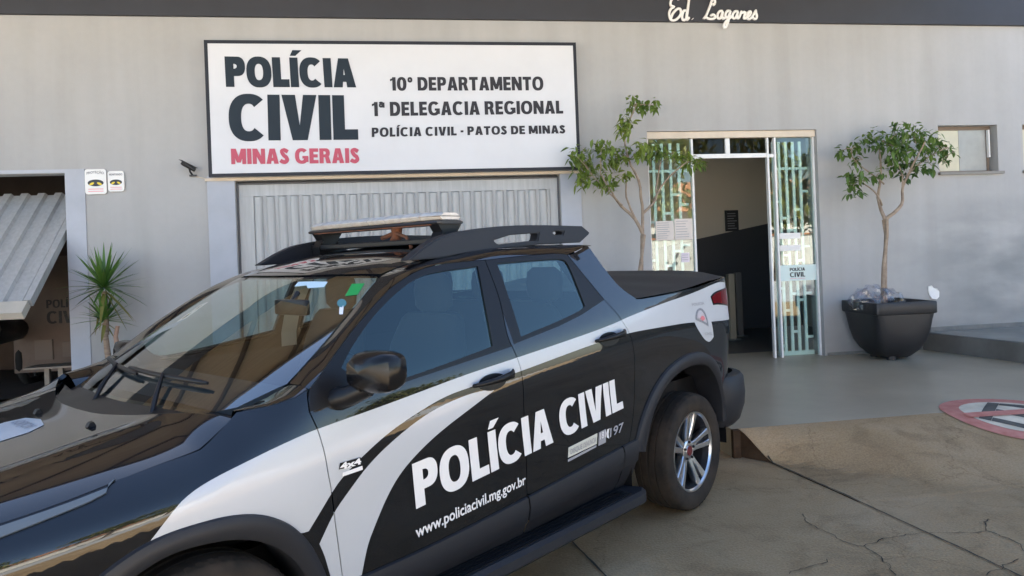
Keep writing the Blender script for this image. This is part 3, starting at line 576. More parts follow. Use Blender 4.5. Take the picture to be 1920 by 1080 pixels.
w.box((-12, .9, 5.0), (45, 16, 9.2));  w.box((-12, 8.0, -.1), (14, 8.2, 5.4)); w.box((-12.2, .3, -.1), (-12, 8, 5.4)); w.box((14, .3, -.1), (14.2, 8, 5.4))
w.build('upper_storey', M_WALL, bld)
nb = thing('dark_reflection_wall', 'unseen dark wall added to darken the reflections in the truck paint', 'wall', (14.3, .6, 0)); w = MB(); w.box((0, 0, -.1), (90, .2, 5.4)); w.build('masonry', mat('dark_green_wall', (.03, .035, .03), rough=.8, var=.2, scale=1), nb)  # added out of view so the black paint mirrors something dark
w = MB(); w.box((-12, -.05, FZ), (14, .3, 4.86), bev=.004); w.build('fascia_band', M_BAND, bld)
w = MB(); w.box((-12, -3.4, 4.94), (6.9, 1.0, 4.98))
soff = w.build('eave_soffit', M_SOFFIT, bld)
w = MB()
for x in [-11.5+1.15*i for i in range(16)]: w.box((x, -3.35, 4.87), (x+.08, .4, 4.938))
for y in (-3.46,): w.box((-12, y, 4.82), (6.9, y+.06, 4.99))
w.build('eave_beams', M_BEAM, bld)
w = MB()   # flat trim around the two gates, skirting
for a_, b_ in (((LX1+.002, -.012, .1), (-3.122, .05, 2.60)), ((-1.93, -.02, .1), (GX0-.005, .1, 2.50)), ((GX1+.005, -.02, .1), (2.09, .1, 2.50)), ((-6.6, -.008, 2.565), (LX1, .05, 2.60))):
    w = MB(); w.box(a_, b_); w.build('gate_pilaster', M_TRIM, bld)
w = MB(); w.box((-1.95, -.03, GZ1+.004), (2.1, .12, 2.475)); w.build('gate_lintel', M_HEADER, bld)
for a_, b_ in (((5.04, -.014, .1), (6.29, .05, PAVE_Z+.035)), ((6.31, -.014, .40), (13, .05, .475)), ((2.10, -.014, .1), (2.88, .05, PAVE_Z+.035))):
    w = MB(); w.box(a_, b_); w.build('skirting', M_SKIRT, bld)
# corrugated garage gate
gt = thing('corrugated_gate', 'closed grey ribbed sheet metal garage gate under the white sign', 'gate', (0, 0, 0))
w = MB(); y0 = .07; rows = []
x = GX0+.17; prof = []
while x < GX1-.17:
    prof += [(x, 0), (x+.012, -.028), (x+.030, -.036), (x+.062, -.036), (x+.080, -.028), (x+.092, 0), (x+.124, 0)]; x += .124
w.loft([[(px, y0+d, z) for px, d in prof] for z in (.16, 2.27)])
w.loft([[(px, y0+d*(1 if z < 2.275 else 0), z) for px, d in prof] for z in (2.27, 2.285)])
w.build('ribbed_sheet', M_GARAGE, gt, smooth=50)
w = MB(); w.box((GX0+.019, y0-.012, 2.285), (GX1-.019, y0+.02, 2.406)); w.box((GX0+.019, y0-.012, .16), (GX0+.168, y0+.02, 2.284)); w.box((prof[-1][0]+.002, y0-.012, .16), (GX1-.019, y0+.02, 2.284))
w.build('gate_frame', M_GARAGE, gt)
w = MB(); w.box((GX0+.004, .04, .16), (GX0+.018, .11, 2.42)); w.box((GX1-.018, .04, .16), (GX1-.004, .11, 2.42)); w.box((GX0+.019, .04, 2.408), (GX1-.019, .11, 2.42)); w.build('jamb', M_JAMB, gt)
w = MB(); w.box((GX0-.1, .125, .1), (GX1+.1, .14, 2.5)); w.build('backing', M_PLASTICBLACK, gt)
# left garage: dark room and half-open tilting gate
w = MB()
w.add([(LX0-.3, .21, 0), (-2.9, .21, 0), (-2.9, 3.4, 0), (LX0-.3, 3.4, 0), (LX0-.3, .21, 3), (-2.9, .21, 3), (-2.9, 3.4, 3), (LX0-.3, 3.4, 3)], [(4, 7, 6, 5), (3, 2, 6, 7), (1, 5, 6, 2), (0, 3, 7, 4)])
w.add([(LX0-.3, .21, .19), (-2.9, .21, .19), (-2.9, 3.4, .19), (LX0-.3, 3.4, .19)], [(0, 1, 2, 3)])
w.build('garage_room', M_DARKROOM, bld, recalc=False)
tg = thing('tilting_gate', 'half open ribbed metal gate swung out over the left garage opening', 'gate')
A = Vector((0, -.80, 1.20)); B_ = Vector((0, .62, 2.40))   # lower and upper edge (y,z)
d_ = (B_-A); nrm = Vector((0, -d_.z, d_.y)).normalized()*-1
w = MB(); prof = []; x = -6.4
while x < -3.5: prof += [(x, 0), (x+.02, .03), (x+.09, .03), (x+.11, 0), (x+.17, 0)]; x += .17
w.loft([[(px, (A+d_*t-nrm*d).y, (A+d_*t-nrm*d).z) for px, d in prof] for t in (.06, 1)])
w.build('ribbed_sheet', M_GARAGE, tg, smooth=40, recalc=False)
def plate(b, x0, x1, t0, t1, n0, n1):
    q = [A+d_*t0, A+d_*t1]; v = []
    for xx in (x0, x1):
        for p in q:
            for nn in (n0, n1): c = p+nrm*nn; v.append((xx, c.y, c.z))
    b.add(v, [(0, 1, 3, 2), (4, 6, 7, 5), (0, 4, 5, 1), (2, 3, 7, 6), (0, 2, 6, 4), (1, 5, 7, 3)])
w = MB(); plate(w, -6.5, -3.36, -.03, .055, -.05, .03); w.build('bottom_rail', mat('cream_gate_rail', (.55, .50, .42), rough=.6, var=.08), tg)
w = MB(); plate(w, -3.40, -3.34, .06, 1, -.05, .03); w.build('side_rail', M_GARAGE, tg)
# things inside the left garage
pn = thing('notice_board', 'pale board with black police lettering inside the dark garage', 'notice board')
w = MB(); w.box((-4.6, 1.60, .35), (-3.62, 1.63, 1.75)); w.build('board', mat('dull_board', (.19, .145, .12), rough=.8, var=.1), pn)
for t_, q in (('POLÍCIA', [(-4.22, 1.12), (-3.78, 1.12), (-3.78, 1.22), (-4.22, 1.22)]), ('CIVIL', [(-4.22, .93), (-3.78, .93), (-3.78, 1.08), (-4.22, 1.08)])): sign_text('lettering', t_, q, 1.598, M_BLACK, pn, .003)
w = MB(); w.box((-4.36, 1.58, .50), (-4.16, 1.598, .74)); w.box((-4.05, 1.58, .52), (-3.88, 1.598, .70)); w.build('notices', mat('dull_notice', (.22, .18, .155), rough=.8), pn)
tb = thing('side_table', 'small white topped table standing inside the dark garage', 'table')
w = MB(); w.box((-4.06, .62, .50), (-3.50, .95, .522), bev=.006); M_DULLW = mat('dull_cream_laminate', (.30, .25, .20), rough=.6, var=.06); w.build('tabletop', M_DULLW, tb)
for xx in (-3.90, -3.76): w = MB(); w.box((xx, .75, .19), (xx+.05, .80, .499)); w.build('leg', M_DULLW, tb)
# motorbike, front end pointing out
mc = thing('parked_motorbike', 'dark motorbike with pale fairing parked inside the left garage', 'motorbike', (-4.55, .62, .19))
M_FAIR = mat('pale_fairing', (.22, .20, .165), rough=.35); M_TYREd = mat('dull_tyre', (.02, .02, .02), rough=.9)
for yy in (0, 1.3):
    w = MB(); ring = [(math.cos(t)*.30, math.sin(t)*.30+.31) for t in [2*math.pi*i/24 for i in range(25)]]
    w.tube([(0, yy+a, b) for a, b in ring], .05, 8); wh = w.build('wheel', M_TYREd, mc, smooth=60)
    w = MB(); w.tube([(-.06, yy, .31), (.06, yy, .31)], .07, 12)
    for k in range(5): t = 2*math.pi*k/5; w.tube([(0, yy, .31), (0, yy+.26*math.cos(t), .31+.26*math.sin(t))], .014, 6)
    w.build('rim', M_STEEL, wh)
w = MB(); w.tube([(0, .12, .80), (0, .35, .78), (0, .6, .72), (0, .8, .68), (0, 1.2, .72), (0, 1.5, .80)], [.08, .16, .17, .12, .13, .06], 12); w.build('body', M_PLASTICBLACK, mc, smooth=60)
w = MB(); w.tube([(.0, -.22, .62), (.0, -.10, .74), (0, .1, .82), (0, .4, .72)], [.05, .18, .20, .12], 12); w.build('fairing', M_FAIR, mc, smooth=60)
w = MB(); w.tube([(.0, -.30, .40), (0, -.12, .62), (0, .12, .66), (0, .30, .52)], [.03, .07, .07, .03], 10); w.build('mudguard', M_FAIR, mc, smooth=60)
w = MB()
for xx in (-.09, .09): w.tube([(xx, 0, .31), (xx, .16, .86)], .025, 8)
w.build('fork', M_STEEL, mc)
w = MB(); w.tube([(-.36, .22, .98), (-.2, .14, .95), (0, .12, .92), (.2, .14, .95), (.36, .22, .98)], .018, 8); w.tube([(.30, .2, .98), (.34, .16, 1.1)], .01, 6); w.tube([(-.30, .2, .98), (-.34, .16, 1.1)], .01, 6)
for s_ in (-1, 1): w.tube([(s_*.30, .15, 1.13), (s_*.40, .15, 1.13)], .04, 10)
w.build('handlebar', M_PLASTICBLACK, mc, smooth=60)
w = MB(); w.tube([(0, -.26, .78), (0, -.18, .79)], [.06, .085], 14); w.build('headlight', M_ALU, mc, smooth=60)

# ---------------------------------------------------------------- entrance
en = thing('glazed_entrance', 'glazed entrance with mint green grilles and an open middle doorway', 'entrance')
yg = .09
w = MB(); w.box((DX0+.003, .03, 2.835), (DX1-.003, .14, DZ1-.003)); w.build('header_track', M_HEADER, en)
w = MB(); T = .016
for xx in (2.905, 3.452, 4.40, 4.492, 4.985): w.box((xx, yg-.03, PAVE_Z), (xx+.022, yg+.02, 2.834))
w.box((3.476, yg-.025, 2.60), (4.398, yg+.02, 2.65)); w.box((3.88, yg-.025, 2.652), (3.935, yg+.02, 2.833)); w.box((4.424, yg-.02, 2.60), (4.490, yg+.015, 2.64))
w.build('frame', M_ALU, en)
def pane(name, x0, x1, z0, z1, y, parent, m=M_PANE):
    b = MB(); b.box((x0, y, z0), (x1, y+.008, z1)); return b.build(name, m, parent)
for x0, x1 in ((2.928, 3.451), (4.515, 4.984)):
    pane('glass_panel', x0, x1, PAVE_Z+.01, 2.833, yg-.004, en)
for x0, x1 in ((3.476, 3.879), (3.936, 4.398)): pane('transom_pane', x0, x1, 2.653, 2.833, yg, en, M_DIMPANE)
pane('glass_panel', 4.423, 4.491, PAVE_Z+.01, 2.598, yg, en)
def grille(x0, x1, parent, seed):
    rnd = random.Random(seed); b = MB(); y = .19; bw = .034
    xs = [x0+(x1-x0)*k/5 for k in range(6)]; xs = [x+.5*bw if k == 0 else x for k, x in enumerate(xs)]
    for x in xs[:-1]: b.box((x-bw/2, y, PAVE_Z+.02), (x+bw/2, y+.02, 2.80))
    for k in range(5):
        for z in ((.35, 1.05, 1.62, 2.1, 2.5), (.78, 1.45, 1.9, 2.5), (.52, .98, 1.3, 1.75, 2.5), (.9, 1.38, 2.0, 2.5), (.45, .98, 1.55, 2.22, 2.5))[(k+seed) % 5]:
            xa = xs[k]+bw/2+.001; xb = (xs[k+1]-bw/2-.001) if k < 4 else x1
            b.box((xa, y+.002, PAVE_Z+z-.25), (xb, y+.018, PAVE_Z+z-.25+.03))
    b.box((x0, y-.004, PAVE_Z), (x1, y+.024, PAVE_Z+.05)); return b.build('grille', M_MINT, parent)
grille(2.93, 3.45, en, 1); grille(4.53, 4.985, en, 0)
def glass_label(x0, x1, z0, z1, parent):
    b = MB(); b.box((x0, yg-.010, z0), (x1, yg-.006, z1)); o = b.build('window_label', M_FROST, parent)
    xc = (x0+x1)/2-.01; k = (x1-x0)*.21; h = z1-z0
    sign_text('lettering', 'POLÍCIA', [(xc-k, z0+h*.62), (xc+k, z0+h*.62), (xc+k, z0+h*.82), (xc-k, z0+h*.82)], yg-.010, M_BLACK, o, .003)
    sign_text('lettering', 'CIVIL', [(xc-k, z0+h*.24), (xc+k, z0+h*.24), (xc+k, z0+h*.54), (xc-k, z0+h*.54)], yg-.010, M_BLACK, o, .003)
    wall_text('MINAS GERAIS', [(xc-k, z0+h*.12), (xc+k, z0+h*.12), (xc+k, z0+h*.17), (xc-k, z0+h*.17)], yg-.010, M_PINKPRINT, 'lettering', o, depth=.002, bold=.0)
glass_label(4.517, 4.983, 1.115, 1.305, en); glass_label(2.93, 3.452, 1.09, 1.285, en)
def sheet(name, label, cat, x0, x1, z0, z1, m, y=yg-.008, lines=0, group=None):
    o = thing(name, label, cat, (x0, y, z0), 0, group)
    b = MB(); b.box((0, 0, 0), (x1-x0, .002, z1-z0)); b.build('paper', m, o)
    if lines:
        b = MB()
        for i in range(lines):
            z = (z1-z0)*(1-(i+1)/(lines+1)); b.box(((x1-x0)*.08, -.001, z), ((x1-x0)*random.uniform(.6, .92), -.0002, z+.006))
        b.build('print', M_GREYPRINT, o)
    return o
M_POST = mat('faded_notice', (.66, .60, .55), rough=.7, var=.08)
sheet('notice', 'wide faded notice taped inside the left glass panel', 'notice', 2.99, 3.21, 1.655, 1.88, M_POST, lines=8)
sheet('notice', 'faded notice beside the tree taped next to the door opening', 'notice', 3.22, 3.445, 1.655, 1.90, M_POST, lines=7)
sheet('notice', 'small pinkish paper below the notices on the left glass', 'notice', 3.29, 3.39, 1.39, 1.50, mat('pinkish_paper', (.74, .66, .72), rough=.7), lines=3)
sheet('notice', 'white strip notice on the right glass, upper of two', 'notice', 4.53, 4.80, 1.62, 1.69, M_WHITE)
sheet('notice', 'white strip notice on the right glass, lower of two', 'notice', 4.53, 4.80, 1.475, 1.545, M_WHITE)
b = MB()
# hallway behind
hx0, hx1, hy = 2.3, 6.6, 3.2
b.add([(hx0, .26, 0), (hx0, hy, 0), (hx0, hy, 3), (hx0, .26, 3)], [(0, 1, 2, 3)]); b.add([(hx1, .26, 0), (hx1, hy, 0), (hx1, hy, 3), (hx1, .26, 3)], [(0, 3, 2, 1)])
b.add([(hx0, .26, 3), (hx1, .26, 3), (hx1, hy, 3), (hx0, hy, 3)], [(0, 3, 2, 1)])
b.add([(hx0, .255, 0), (DX0-.005, .255, 0), (DX0-.005, .255, 3), (hx0, .255, 3)], [(0, 1, 2, 3)]); b.add([(DX1+.005, .255, 0), (hx1, .255, 0), (hx1, .255, 3), (DX1+.005, .255, 3)], [(0, 1, 2, 3)])
b.add([(hx0, hy, 1.26), (hx1, hy, 2.0), (hx1, hy, 3), (hx0, hy, 3)], [(0, 1, 2, 3)], 0)
b.add([(hx0, hy, 0), (hx1, hy, 0), (hx1, hy, 2.0), (hx0, hy, 1.26)], [(0, 1, 2, 3)], 1)
b.build('hallway', [M_HALLUP, M_HALLLOW], bld, recalc=False)
b = MB(); b.add([(hx0, .601, PAVE_Z-.004), (hx1, .601, PAVE_Z-.004), (hx1, hy, PAVE_Z-.004), (hx0, hy, PAVE_Z-.004)], [(0, 1, 2, 3)]); b.build('hall_floor', mat('dark_hall_floor', (.06, .06, .06), rough=.4), bld)
pq = thing('wall_plaque', 'black plaque with pale lines on the hallway wall', 'plaque', (5.30, hy-.03, 1.80))
b = MB(); b.box((0, 0, 0), (.22, .028, .34)); b.build('plate', M_BLACK, pq)
b = MB()
for i in range(7): b.box((.03, -.003, .04+i*.04), (.03+random.uniform(.1, .16), -.0005, .052+i*.04))
b.build('print', M_GREYPRINT, pq)
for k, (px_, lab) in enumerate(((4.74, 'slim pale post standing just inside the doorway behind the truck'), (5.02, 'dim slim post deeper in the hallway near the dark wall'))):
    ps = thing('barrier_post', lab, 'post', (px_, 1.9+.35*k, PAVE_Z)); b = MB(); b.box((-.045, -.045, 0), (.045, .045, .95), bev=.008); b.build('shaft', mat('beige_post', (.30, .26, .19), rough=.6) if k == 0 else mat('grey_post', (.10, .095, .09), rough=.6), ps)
    b = MB(); b.box((-.09, -.09, 0), (.09, .09, .02)); b.build('base_plate', M_STEEL, ps)

# window(s) on the right
for wi, (x0, x1) in enumerate(((WX0, WX1), (7.80, 8.62))):
    o = thing('tilt_window', ('small recessed window with pale frosted panes beside the right potted tree', 'window cut by the right edge of the picture')[wi], 'window', (x0, .13, WZ0))
    W_, H_ = x1-x0, WZ1-WZ0
    b = MB(); b.box((-.02, -.17, -.035), (W_+.05, .0, -.001)); b.build('sill', mat('stone_sill', (.22, .21, .19), rough=.7, var=.1), o)
    b = MB(); f = .022
    b.box((.002, -.02, .002), (W_-.002, .01, f)); b.box((.002, -.02, H_-.045), (W_-.002, .01, H_-.002)); b.box((.002, -.02, f+.001), (f, .01, H_-.046)); b.box((W_-.06, -.02, f+.001), (W_-.03, .01, H_-.046)); b.build('frame', mat('bronze_frame', (.16, .12, .09), rough=.5), o)
    b = MB(); b.box((W_-.062, -.06, H_*.32), (W_-.045, -.022, H_-.05)); b.build('stay_arm', M_ALU, o)
    b = MB(); b.box((f+.001, -.006, f+.001), (W_*.46, 0, H_-.046)); b.build('pane', mat('yellowed_pane', (.58, .54, .40), rough=.15, var=.06), o)
    b = MB(); b.box((W_*.462, -.009, f+.001), (W_-.062, -.003, H_-.046)); b.build('pane', mat('grey_pane', (.36, .36, .345), rough=.12, var=.08), o)
    b = MB(); b.box((0, .02, 0), (W_, .03, H_)); b.build('backing', M_HALLUP, o)

# raised ramp platform on the right
pf = thing('access_ramp', 'low grey concrete platform running along the wall at the right edge', 'ramp')
b = MB(); b.add([(6.30, -.016, .10), (13, -.016, .10), (13, -1.6, .10), (6.53, -1.6, .10), (6.30, -.016, .42), (13, -.016, .42), (13, -1.6, .42), (6.53, -1.6, .42)], [(4, 7, 6, 5), (0, 4, 5, 1), (2, 6, 7, 3), (3, 7, 4, 0)], 0)
b.build('slab', mat('dark_grey_concrete', (.105, .103, .095), rough=.6, col2=(.15, .148, .138), scale=3, bump=.1), pf)
b = MB(); b.add([(6.33, -.05, .424), (13, -.05, .424), (13, -1.57, .424), (6.56, -1.57, .424)], [(0, 3, 2, 1)]); b.build('walking_surface', mat('worn_ramp_top', (.27, .25, .205), rough=.7, var=.15, scale=2), pf)

# ---------------------------------------------------------------- sign over the gate
sg = thing('sign_board', 'big white police lightbox sign with dark frame above the ribbed gate', 'sign', (0, -.02, 2.48))
sx0, sx1, sz0, sz1 = -1.875, 2.056, 2.477, 3.886
b = MB(); b.box((sx0, 0, sz0-2.48), (sx1, -.125, sz1-2.48)); b.build('box', mat('white_sign_side', (.62, .62, .63), rough=.5), sg)
b = MB(); f = .030
b.box((sx0-.004, -.134, sz0-2.484), (sx1+.004, -.10, sz0-2.48+f)); b.box((sx0-.004, -.134, sz1-2.48-f), (sx1+.004, -.10, sz1-2.476)); b.box((sx0-.004, -.134, sz0-2.48+f+.0005), (sx0+f, -.10, sz1-2.48-f-.0005)); b.box((sx1-f, -.134, sz0-2.48+f+.0005), (sx1+.004, -.10, sz1-2.48-f-.0005)); b.build('frame', M_SIGNFR, sg)
b = MB(); b.box((sx0+f+.001, -.131, sz0-2.48+f+.001), (sx1-f-.001, -.126, sz1-2.48-f-.001)); b.build('face', M_SIGN, sg)
for t_, k, m_, st_, gp in (('POLÍCIA', 's_pol', M_DKTXT, .32, .045), ('CIVIL', 's_civ', M_DKTXT, .285, .045), ('MINAS GERAIS', 's_min', M_REDTXT, .28, .08), ('10º DEPARTAMENTO', 's_dep', M_MIDTXT, .26, .09), ('1ª DELEGACIA REGIONAL', 's_delg', M_MIDTXT, .26, .09), ('POLÍCIA CIVIL - PATOS DE MINAS', 's_pat', M_MIDTXT, .27, .12)):
    sign_text('lettering', t_, DATA[k], -.149, m_, sg, .008, (0, -.02, 2.48), st_, gp)
# building name in script
nm = thing('building_name', 'white handwritten style building name on the dark fascia band', 'lettering', (3.2, -.052, 4.1))
M_SCRIPT = mat('white_metal_letter', (.80, .80, .80), rough=.4)
for L in DATA['script']:
    b = MB(); L2 = smooth_line([(x-3.2, z-4.1) for x, z in L], .012)
    b.tube([(x, -.012, z) for x, z in L2], .0155, 8); b.build('letter', M_SCRIPT, nm, smooth=60)
# camera and plaques
cm = thing('security_camera', 'small black security camera angled out beside the white sign', 'camera', (-2.09, -.02, 2.56)); cm.scale = (.62, .62, .62)
b = MB(); b.box((-.015, -.02, -.10), (.10, .015, -.07)); b.tube([(.03, -.01, -.07), (.02, -.10, -.03), (.02, -.14, .02)], .016, 8); b.build('bracket', M_PLASTICBLACK, cm, smooth=50)
b = MB(); b.tube([(.10, -.10, -.005), (-.07, -.20, .10)], .034, 10); b.tube([(-.07, -.20, .10), (-.085, -.209, .109)], .028, 10); b.build('housing', M_PLASTICBLACK, cm, smooth=50)
b = MB(); b.prism([(-.05, 0), (.05, 0), (.05, .005), (-.05, .005)], lambda a, c: (.12+a*.3, -.09+a*.5, .03+c), lambda a, c: (-.10+a*.3, -.22+a*.5, .155+c)); b.build('sun_hood', M_PLASTICBLACK, cm)
b = MB(); b.tube([(.04, .0, -.085), (.12, .012, -.11), (.22, .012, -.135)], .005, 6); b.build('cable', M_HEADER, cm)
def rrect(x0, z0, x1, z1, r, n=5):
    o = []
    for cx, cz, a0 in ((x1-r, z1-r, 0), (x0+r, z1-r, 90), (x0+r, z0+r, 180), (x1-r, z0+r, 270)):
        o += [(cx+r*math.cos(R(a0+90*k/n)), cz+r*math.sin(R(a0+90*k/n))) for k in range(n+1)]
    return o
def plaque(x0, z0, x1, z1, title, label):
    W_, H_ = x1-x0, z1-z0
    o = thing('alarm_plaque', label, 'plaque', (x0, -.012, z0), 0, 'alarm plaques by the left garage')
    b = MB(); b.prism(rrect(0, 0, W_, H_, .028), lambda a, c: (a, 0, c), lambda a, c: (a, -.012, c)); b.build('plate', M_WHITE, o)
    cx, cz = W_/2, H_*.45; ew, eh = W_*.37, H_*.135
    b = MB(); b.prism([(cx+ew*math.cos(t), cz+eh*math.sin(t)) for t in [2*math.pi*i/28 for i in range(28)]], lambda a, c: (a, -.0125, c), lambda a, c: (a, -.014, c)); b.build('oval', M_BLACK, o)
    for s_ in (-1, 1):
        b = MB(); b.prism([(cx+s_*ew*(.48+.30*math.cos(t)), cz-eh*.25+eh*(.36*math.sin(t)-(.25*math.cos(t)))*(1 if s_ > 0 else 1)) for t in [2*math.pi*i/16 for i in range(16)]], lambda a, c: (a, -.0145, c), lambda a, c: (a, -.0155, c)); b.build('eye', M_YELLOW, o)
    V, F = quad_text(title, [(W_*.10, H_*.78), (W_*.90, H_*.78), (W_*.90, H_*.88), (W_*.10, H_*.88)], .02, 1, 0, extrude=.01)
    b = MB(); arc = .05*H_ if W_ > .18 else 0
    b.add([(x, -.0135-(z > 0)*.001, zz+arc*(1-((x-cx)/(W_*.4))**2)) for x, zz, z in V], F); b.build('lettering', M_GREYPRINT, o)
    b = MB()
    for i in range(2): b.box((W_*.15, -.0135, H_*(.10+.09*i)), (W_*.85, -.0125, H_*(.13+.09*i)))
    b.build('print', M_PINKPRINT, o)
plaque(-3.116, 2.337, -2.91, 2.594, 'PROTEÇÃO', 'larger white alarm plaque with yellow eyes, next to the garage corner')
plaque(-2.897, 2.360, -2.74, 2.571, 'MONITORADO', 'smaller white alarm plaque with yellow eyes, on the right of its pair')
pt = thing('torn_paper', 'torn white paper patch stuck on the wall by the right pot', 'paper', (6.474, -.006, .894))
b = MB(); sh = [(-.06, -.03), (-.03, -.07), (.03, -.08), (.07, -.05), (.075, .01), (.04, .05), (0, .06), (-.03, .09), (-.07, .08), (-.075, .03)]
b.prism(sh, lambda a, c: (a, .004, c), lambda a, c: (a, -.004-.012*math.sin(a*40)**2, c)); b.build('scrap', M_WHITE, pt)
# ---------------------------------------------------------------- plants
def leaf_mat(name, c1, c2, tr=.25):
    m = mat(name, c1, rough=.45, col2=c2, scale=2.2, detail=2); n = m.node_tree.nodes; l = m.node_tree.links
    b = n['Principled BSDF']; t = n.new('ShaderNodeBsdfTranslucent'); x = n.new('ShaderNodeMixShader'); x.inputs[0].default_value = tr
    src = b.inputs['Base Color'].links[0].from_socket; l.new(src, t.inputs[0]); l.new(b.outputs[0], x.inputs[1]); l.new(t.outputs[0], x.inputs[2]); l.new(x.outputs[0], n['Material Output'].inputs[0])
    return m
M_LEAF = leaf_mat('ficus_leaf', (.045, .10, .02), (.13, .21, .042))
M_LEAFY = leaf_mat('yellow_green_ficus_leaf', (.085, .15, .025), (.21, .28, .05))  # lighter, yellower leaf colour of the left tree
M_BARK = mat('pale_bark', (.24, .18, .13), rough=.85, col2=(.36, .29, .22), scale=14, bump=.5, bscale=40)
M_POT = mat('charcoal_pot', (.013, .0135, .016), rough=.5, var=.2, scale=3, bump=.05)
TURN = R(-3)
M_SOIL = mat('potting_soil', (.05, .035, .025), rough=1, bump=.6)
def add_leaf(b, p, rnd, L, mi=0, droop=.5):
    a = rnd.uniform(0, 2*math.pi); el = rnd.uniform(-1.2, .35)-droop*.3
    d = Vector((math.cos(a)*math.cos(el), math.sin(a)*math.cos(el), math.sin(el)))
    s = d.cross(Vector((0, 0, 1)))
    s = s.normalized() if s.length > .05 else Vector((1, 0, 0)); nrm = s.cross(d)
    s = (s*math.cos(rnd.uniform(-.5, .5))+nrm*rnd.uniform(-.5, .5)).normalized()
    W = L*.24; f = nrm*L*.07; t = d*L-Vector((0, 0, L*.12))
    v = [p, p+d*L*.3+s*W*.85+f, p+d*L*.62+s*W*.8+f*.6-Vector((0, 0, L*.04)), p+t, p+d*L*.62-s*W*.8+f*.6-Vector((0, 0, L*.04)), p+d*L*.3-s*W*.85+f, p+d*L*.35, p+d*L*.66-Vector((0, 0, L*.05))]
    b.add(v, [(0, 1, 6), (1, 2, 7, 6), (2, 3, 7), (0, 6, 5), (6, 7, 4, 5), (7, 3, 4)], mi)
def potted_ficus(crown, branches, pc, label, label_pot, seed, nl, radii, leafm):
    rnd = random.Random(seed); base = Vector((pc[0], pc[1], PAVE_Z))
    t = thing('potted_ficus', label, 'tree', base[:])
    loc = lambda p: Vector((p[0], p[1]-.0, p[2]))-base
    b = MB(); offs = {}
    for k, br in enumerate(branches):
        pts = []
        for i, p in enumerate(br):
            q = Vector(p); key = (round(p[0], 2), round(p[2], 2))
            if k > 0 and i > 0: q.y += rnd.uniform(-.16, .16)*min(1, i*.6)
            pts.append(q-base)
        r0, r1 = radii[k] if k < len(radii) else (.012, .005)
        L2 = smooth_line([tuple(q) for q in pts], .04)
        L2 = [Vector(q)+Vector((rnd.uniform(-.004, .004), rnd.uniform(-.004, .004), 0)) for q in L2]
        if k == 0:   # two stems plaited round one another
            for ph in (0, math.pi):
                b.tube([q+Vector((math.cos(ph+i*.62)*r0*.62, math.sin(ph+i*.62)*r0*.62, 0)) for i, q in enumerate(L2)], [r0*(.60+.07*math.sin(i*1.9))for i in range(len(L2))], 8)
        else: b.tube(L2, [r0+(r1-r0)*i/max(1, len(L2)-1) for i in range(len(L2))], 7)
    # twigs from limbs to the leaf clumps
    ends = [Vector(br[j])-base for br in branches[1:] for j in range(1, len(br))]
    cl = []
    for (cx, cz, cr) in crown:
        c = Vector((cx, pc[1]+rnd.uniform(-.22, .16), cz))-base; cl.append((c, cr))
        e = min(ends, key=lambda q: (q-c).length); b.tube([e, (e+c)/2+Vector((0, 0, .015)), c], [.006, .005, .003], 5)
    b.build('trunk', M_BARK, t, smooth=60)
    b = MB(); tot = sum(cr**2 for _, cr in cl)
    for c, cr in cl:
        for _ in range(int(nl*cr*cr/tot)+5):
            d = Vector((rnd.gauss(0, 1), rnd.gauss(0, 1), rnd.gauss(0, 1))).normalized()*cr*rnd.random()**.45
            d.y *= 1.15; d.z *= .9
            add_leaf(b, c+d, rnd, rnd.uniform(.045, .115), 0)
    b.build('crown', leafm, t, recalc=False)
    return t
def pot(name, label, cx, cy, k=.96):
    t = thing(name, label, 'plant pot', (cx, cy, PAVE_Z))
    prof = [(0, .03), (.19, .03), (.215, .05), (.285, .12), (.332, .22), (.352, .34), (.359, .48), (.360, .545), (.378, .550), (.384, .56), (.384, .675), (.378, .686), (.335, .686), (.328, .675), (.325, .60), (0, .60)]
    n = 96; b = MB(); rows = []
    for r, z in prof:
        row = []
        for i in range(n):
            a = 2*math.pi*i/n; e = 16. if z > .5 else 9.   # square plan with rounded corners
            sq = (abs(math.cos(a))**e+abs(math.sin(a))**e)**(-1/e); q = 1 if z > .5 else max(.35, min(1, .35+z*1.4))
            rr_ = r*k*(1+(sq-1)*q); row.append((rr_*math.cos(a+TURN), rr_*math.sin(a+TURN), z*k))
        rows.append(row)
    b.loft(rows[:15], closed=True); b.build('body', M_POT, t, smooth=35)
    b = MB(); b.add([Vector(p)*.985+Vector((0, 0, .0)) for p in rows[14]], [tuple(range(n))]); b.build('soil', M_SOIL, t)
    for s_ in range(3):
        b = MB(); a = 2*math.pi*s_/3; b.tube([(.17*math.cos(a), .17*math.sin(a), 0), (.17*math.cos(a), .17*math.sin(a), .045)], .05, 10); b.build('foot', M_POT, t)
    return t
PR = (5.553, -.42); PL = (2.60, -.42)
pot('plant_pot', 'big charcoal pot on the pavement holding the right hand tree and plastic wrap', *PR)
pot('plant_pot', 'charcoal pot hidden behind the truck bed below the left tree', *PL)
fix = lambda B, y: [[(p[0], y, p[2]) for p in br] for br in B]
potted_ficus(DATA['crownR'], fix(DATA['brR'], PR[1]), PR, 'bushy dark green ficus with plaited trunk growing in the visible pot', '', 5, 760, [(.034, .03), (.022, .008), (.022, .008), (.012, .005), (.011, .005), (.012, .004), (.01, .005)], M_LEAF)
potted_ficus(DATA['crownL'], fix(DATA['brL'], PL[1]), PL, 'spindly light green ficus with spreading limbs beside the doorway', '', 9, 860, [(.034, .03), (.020, .009), (.013, .006), (.018, .005), (.016, .007), (.012, .004), (.010, .004)], M_LEAFY)
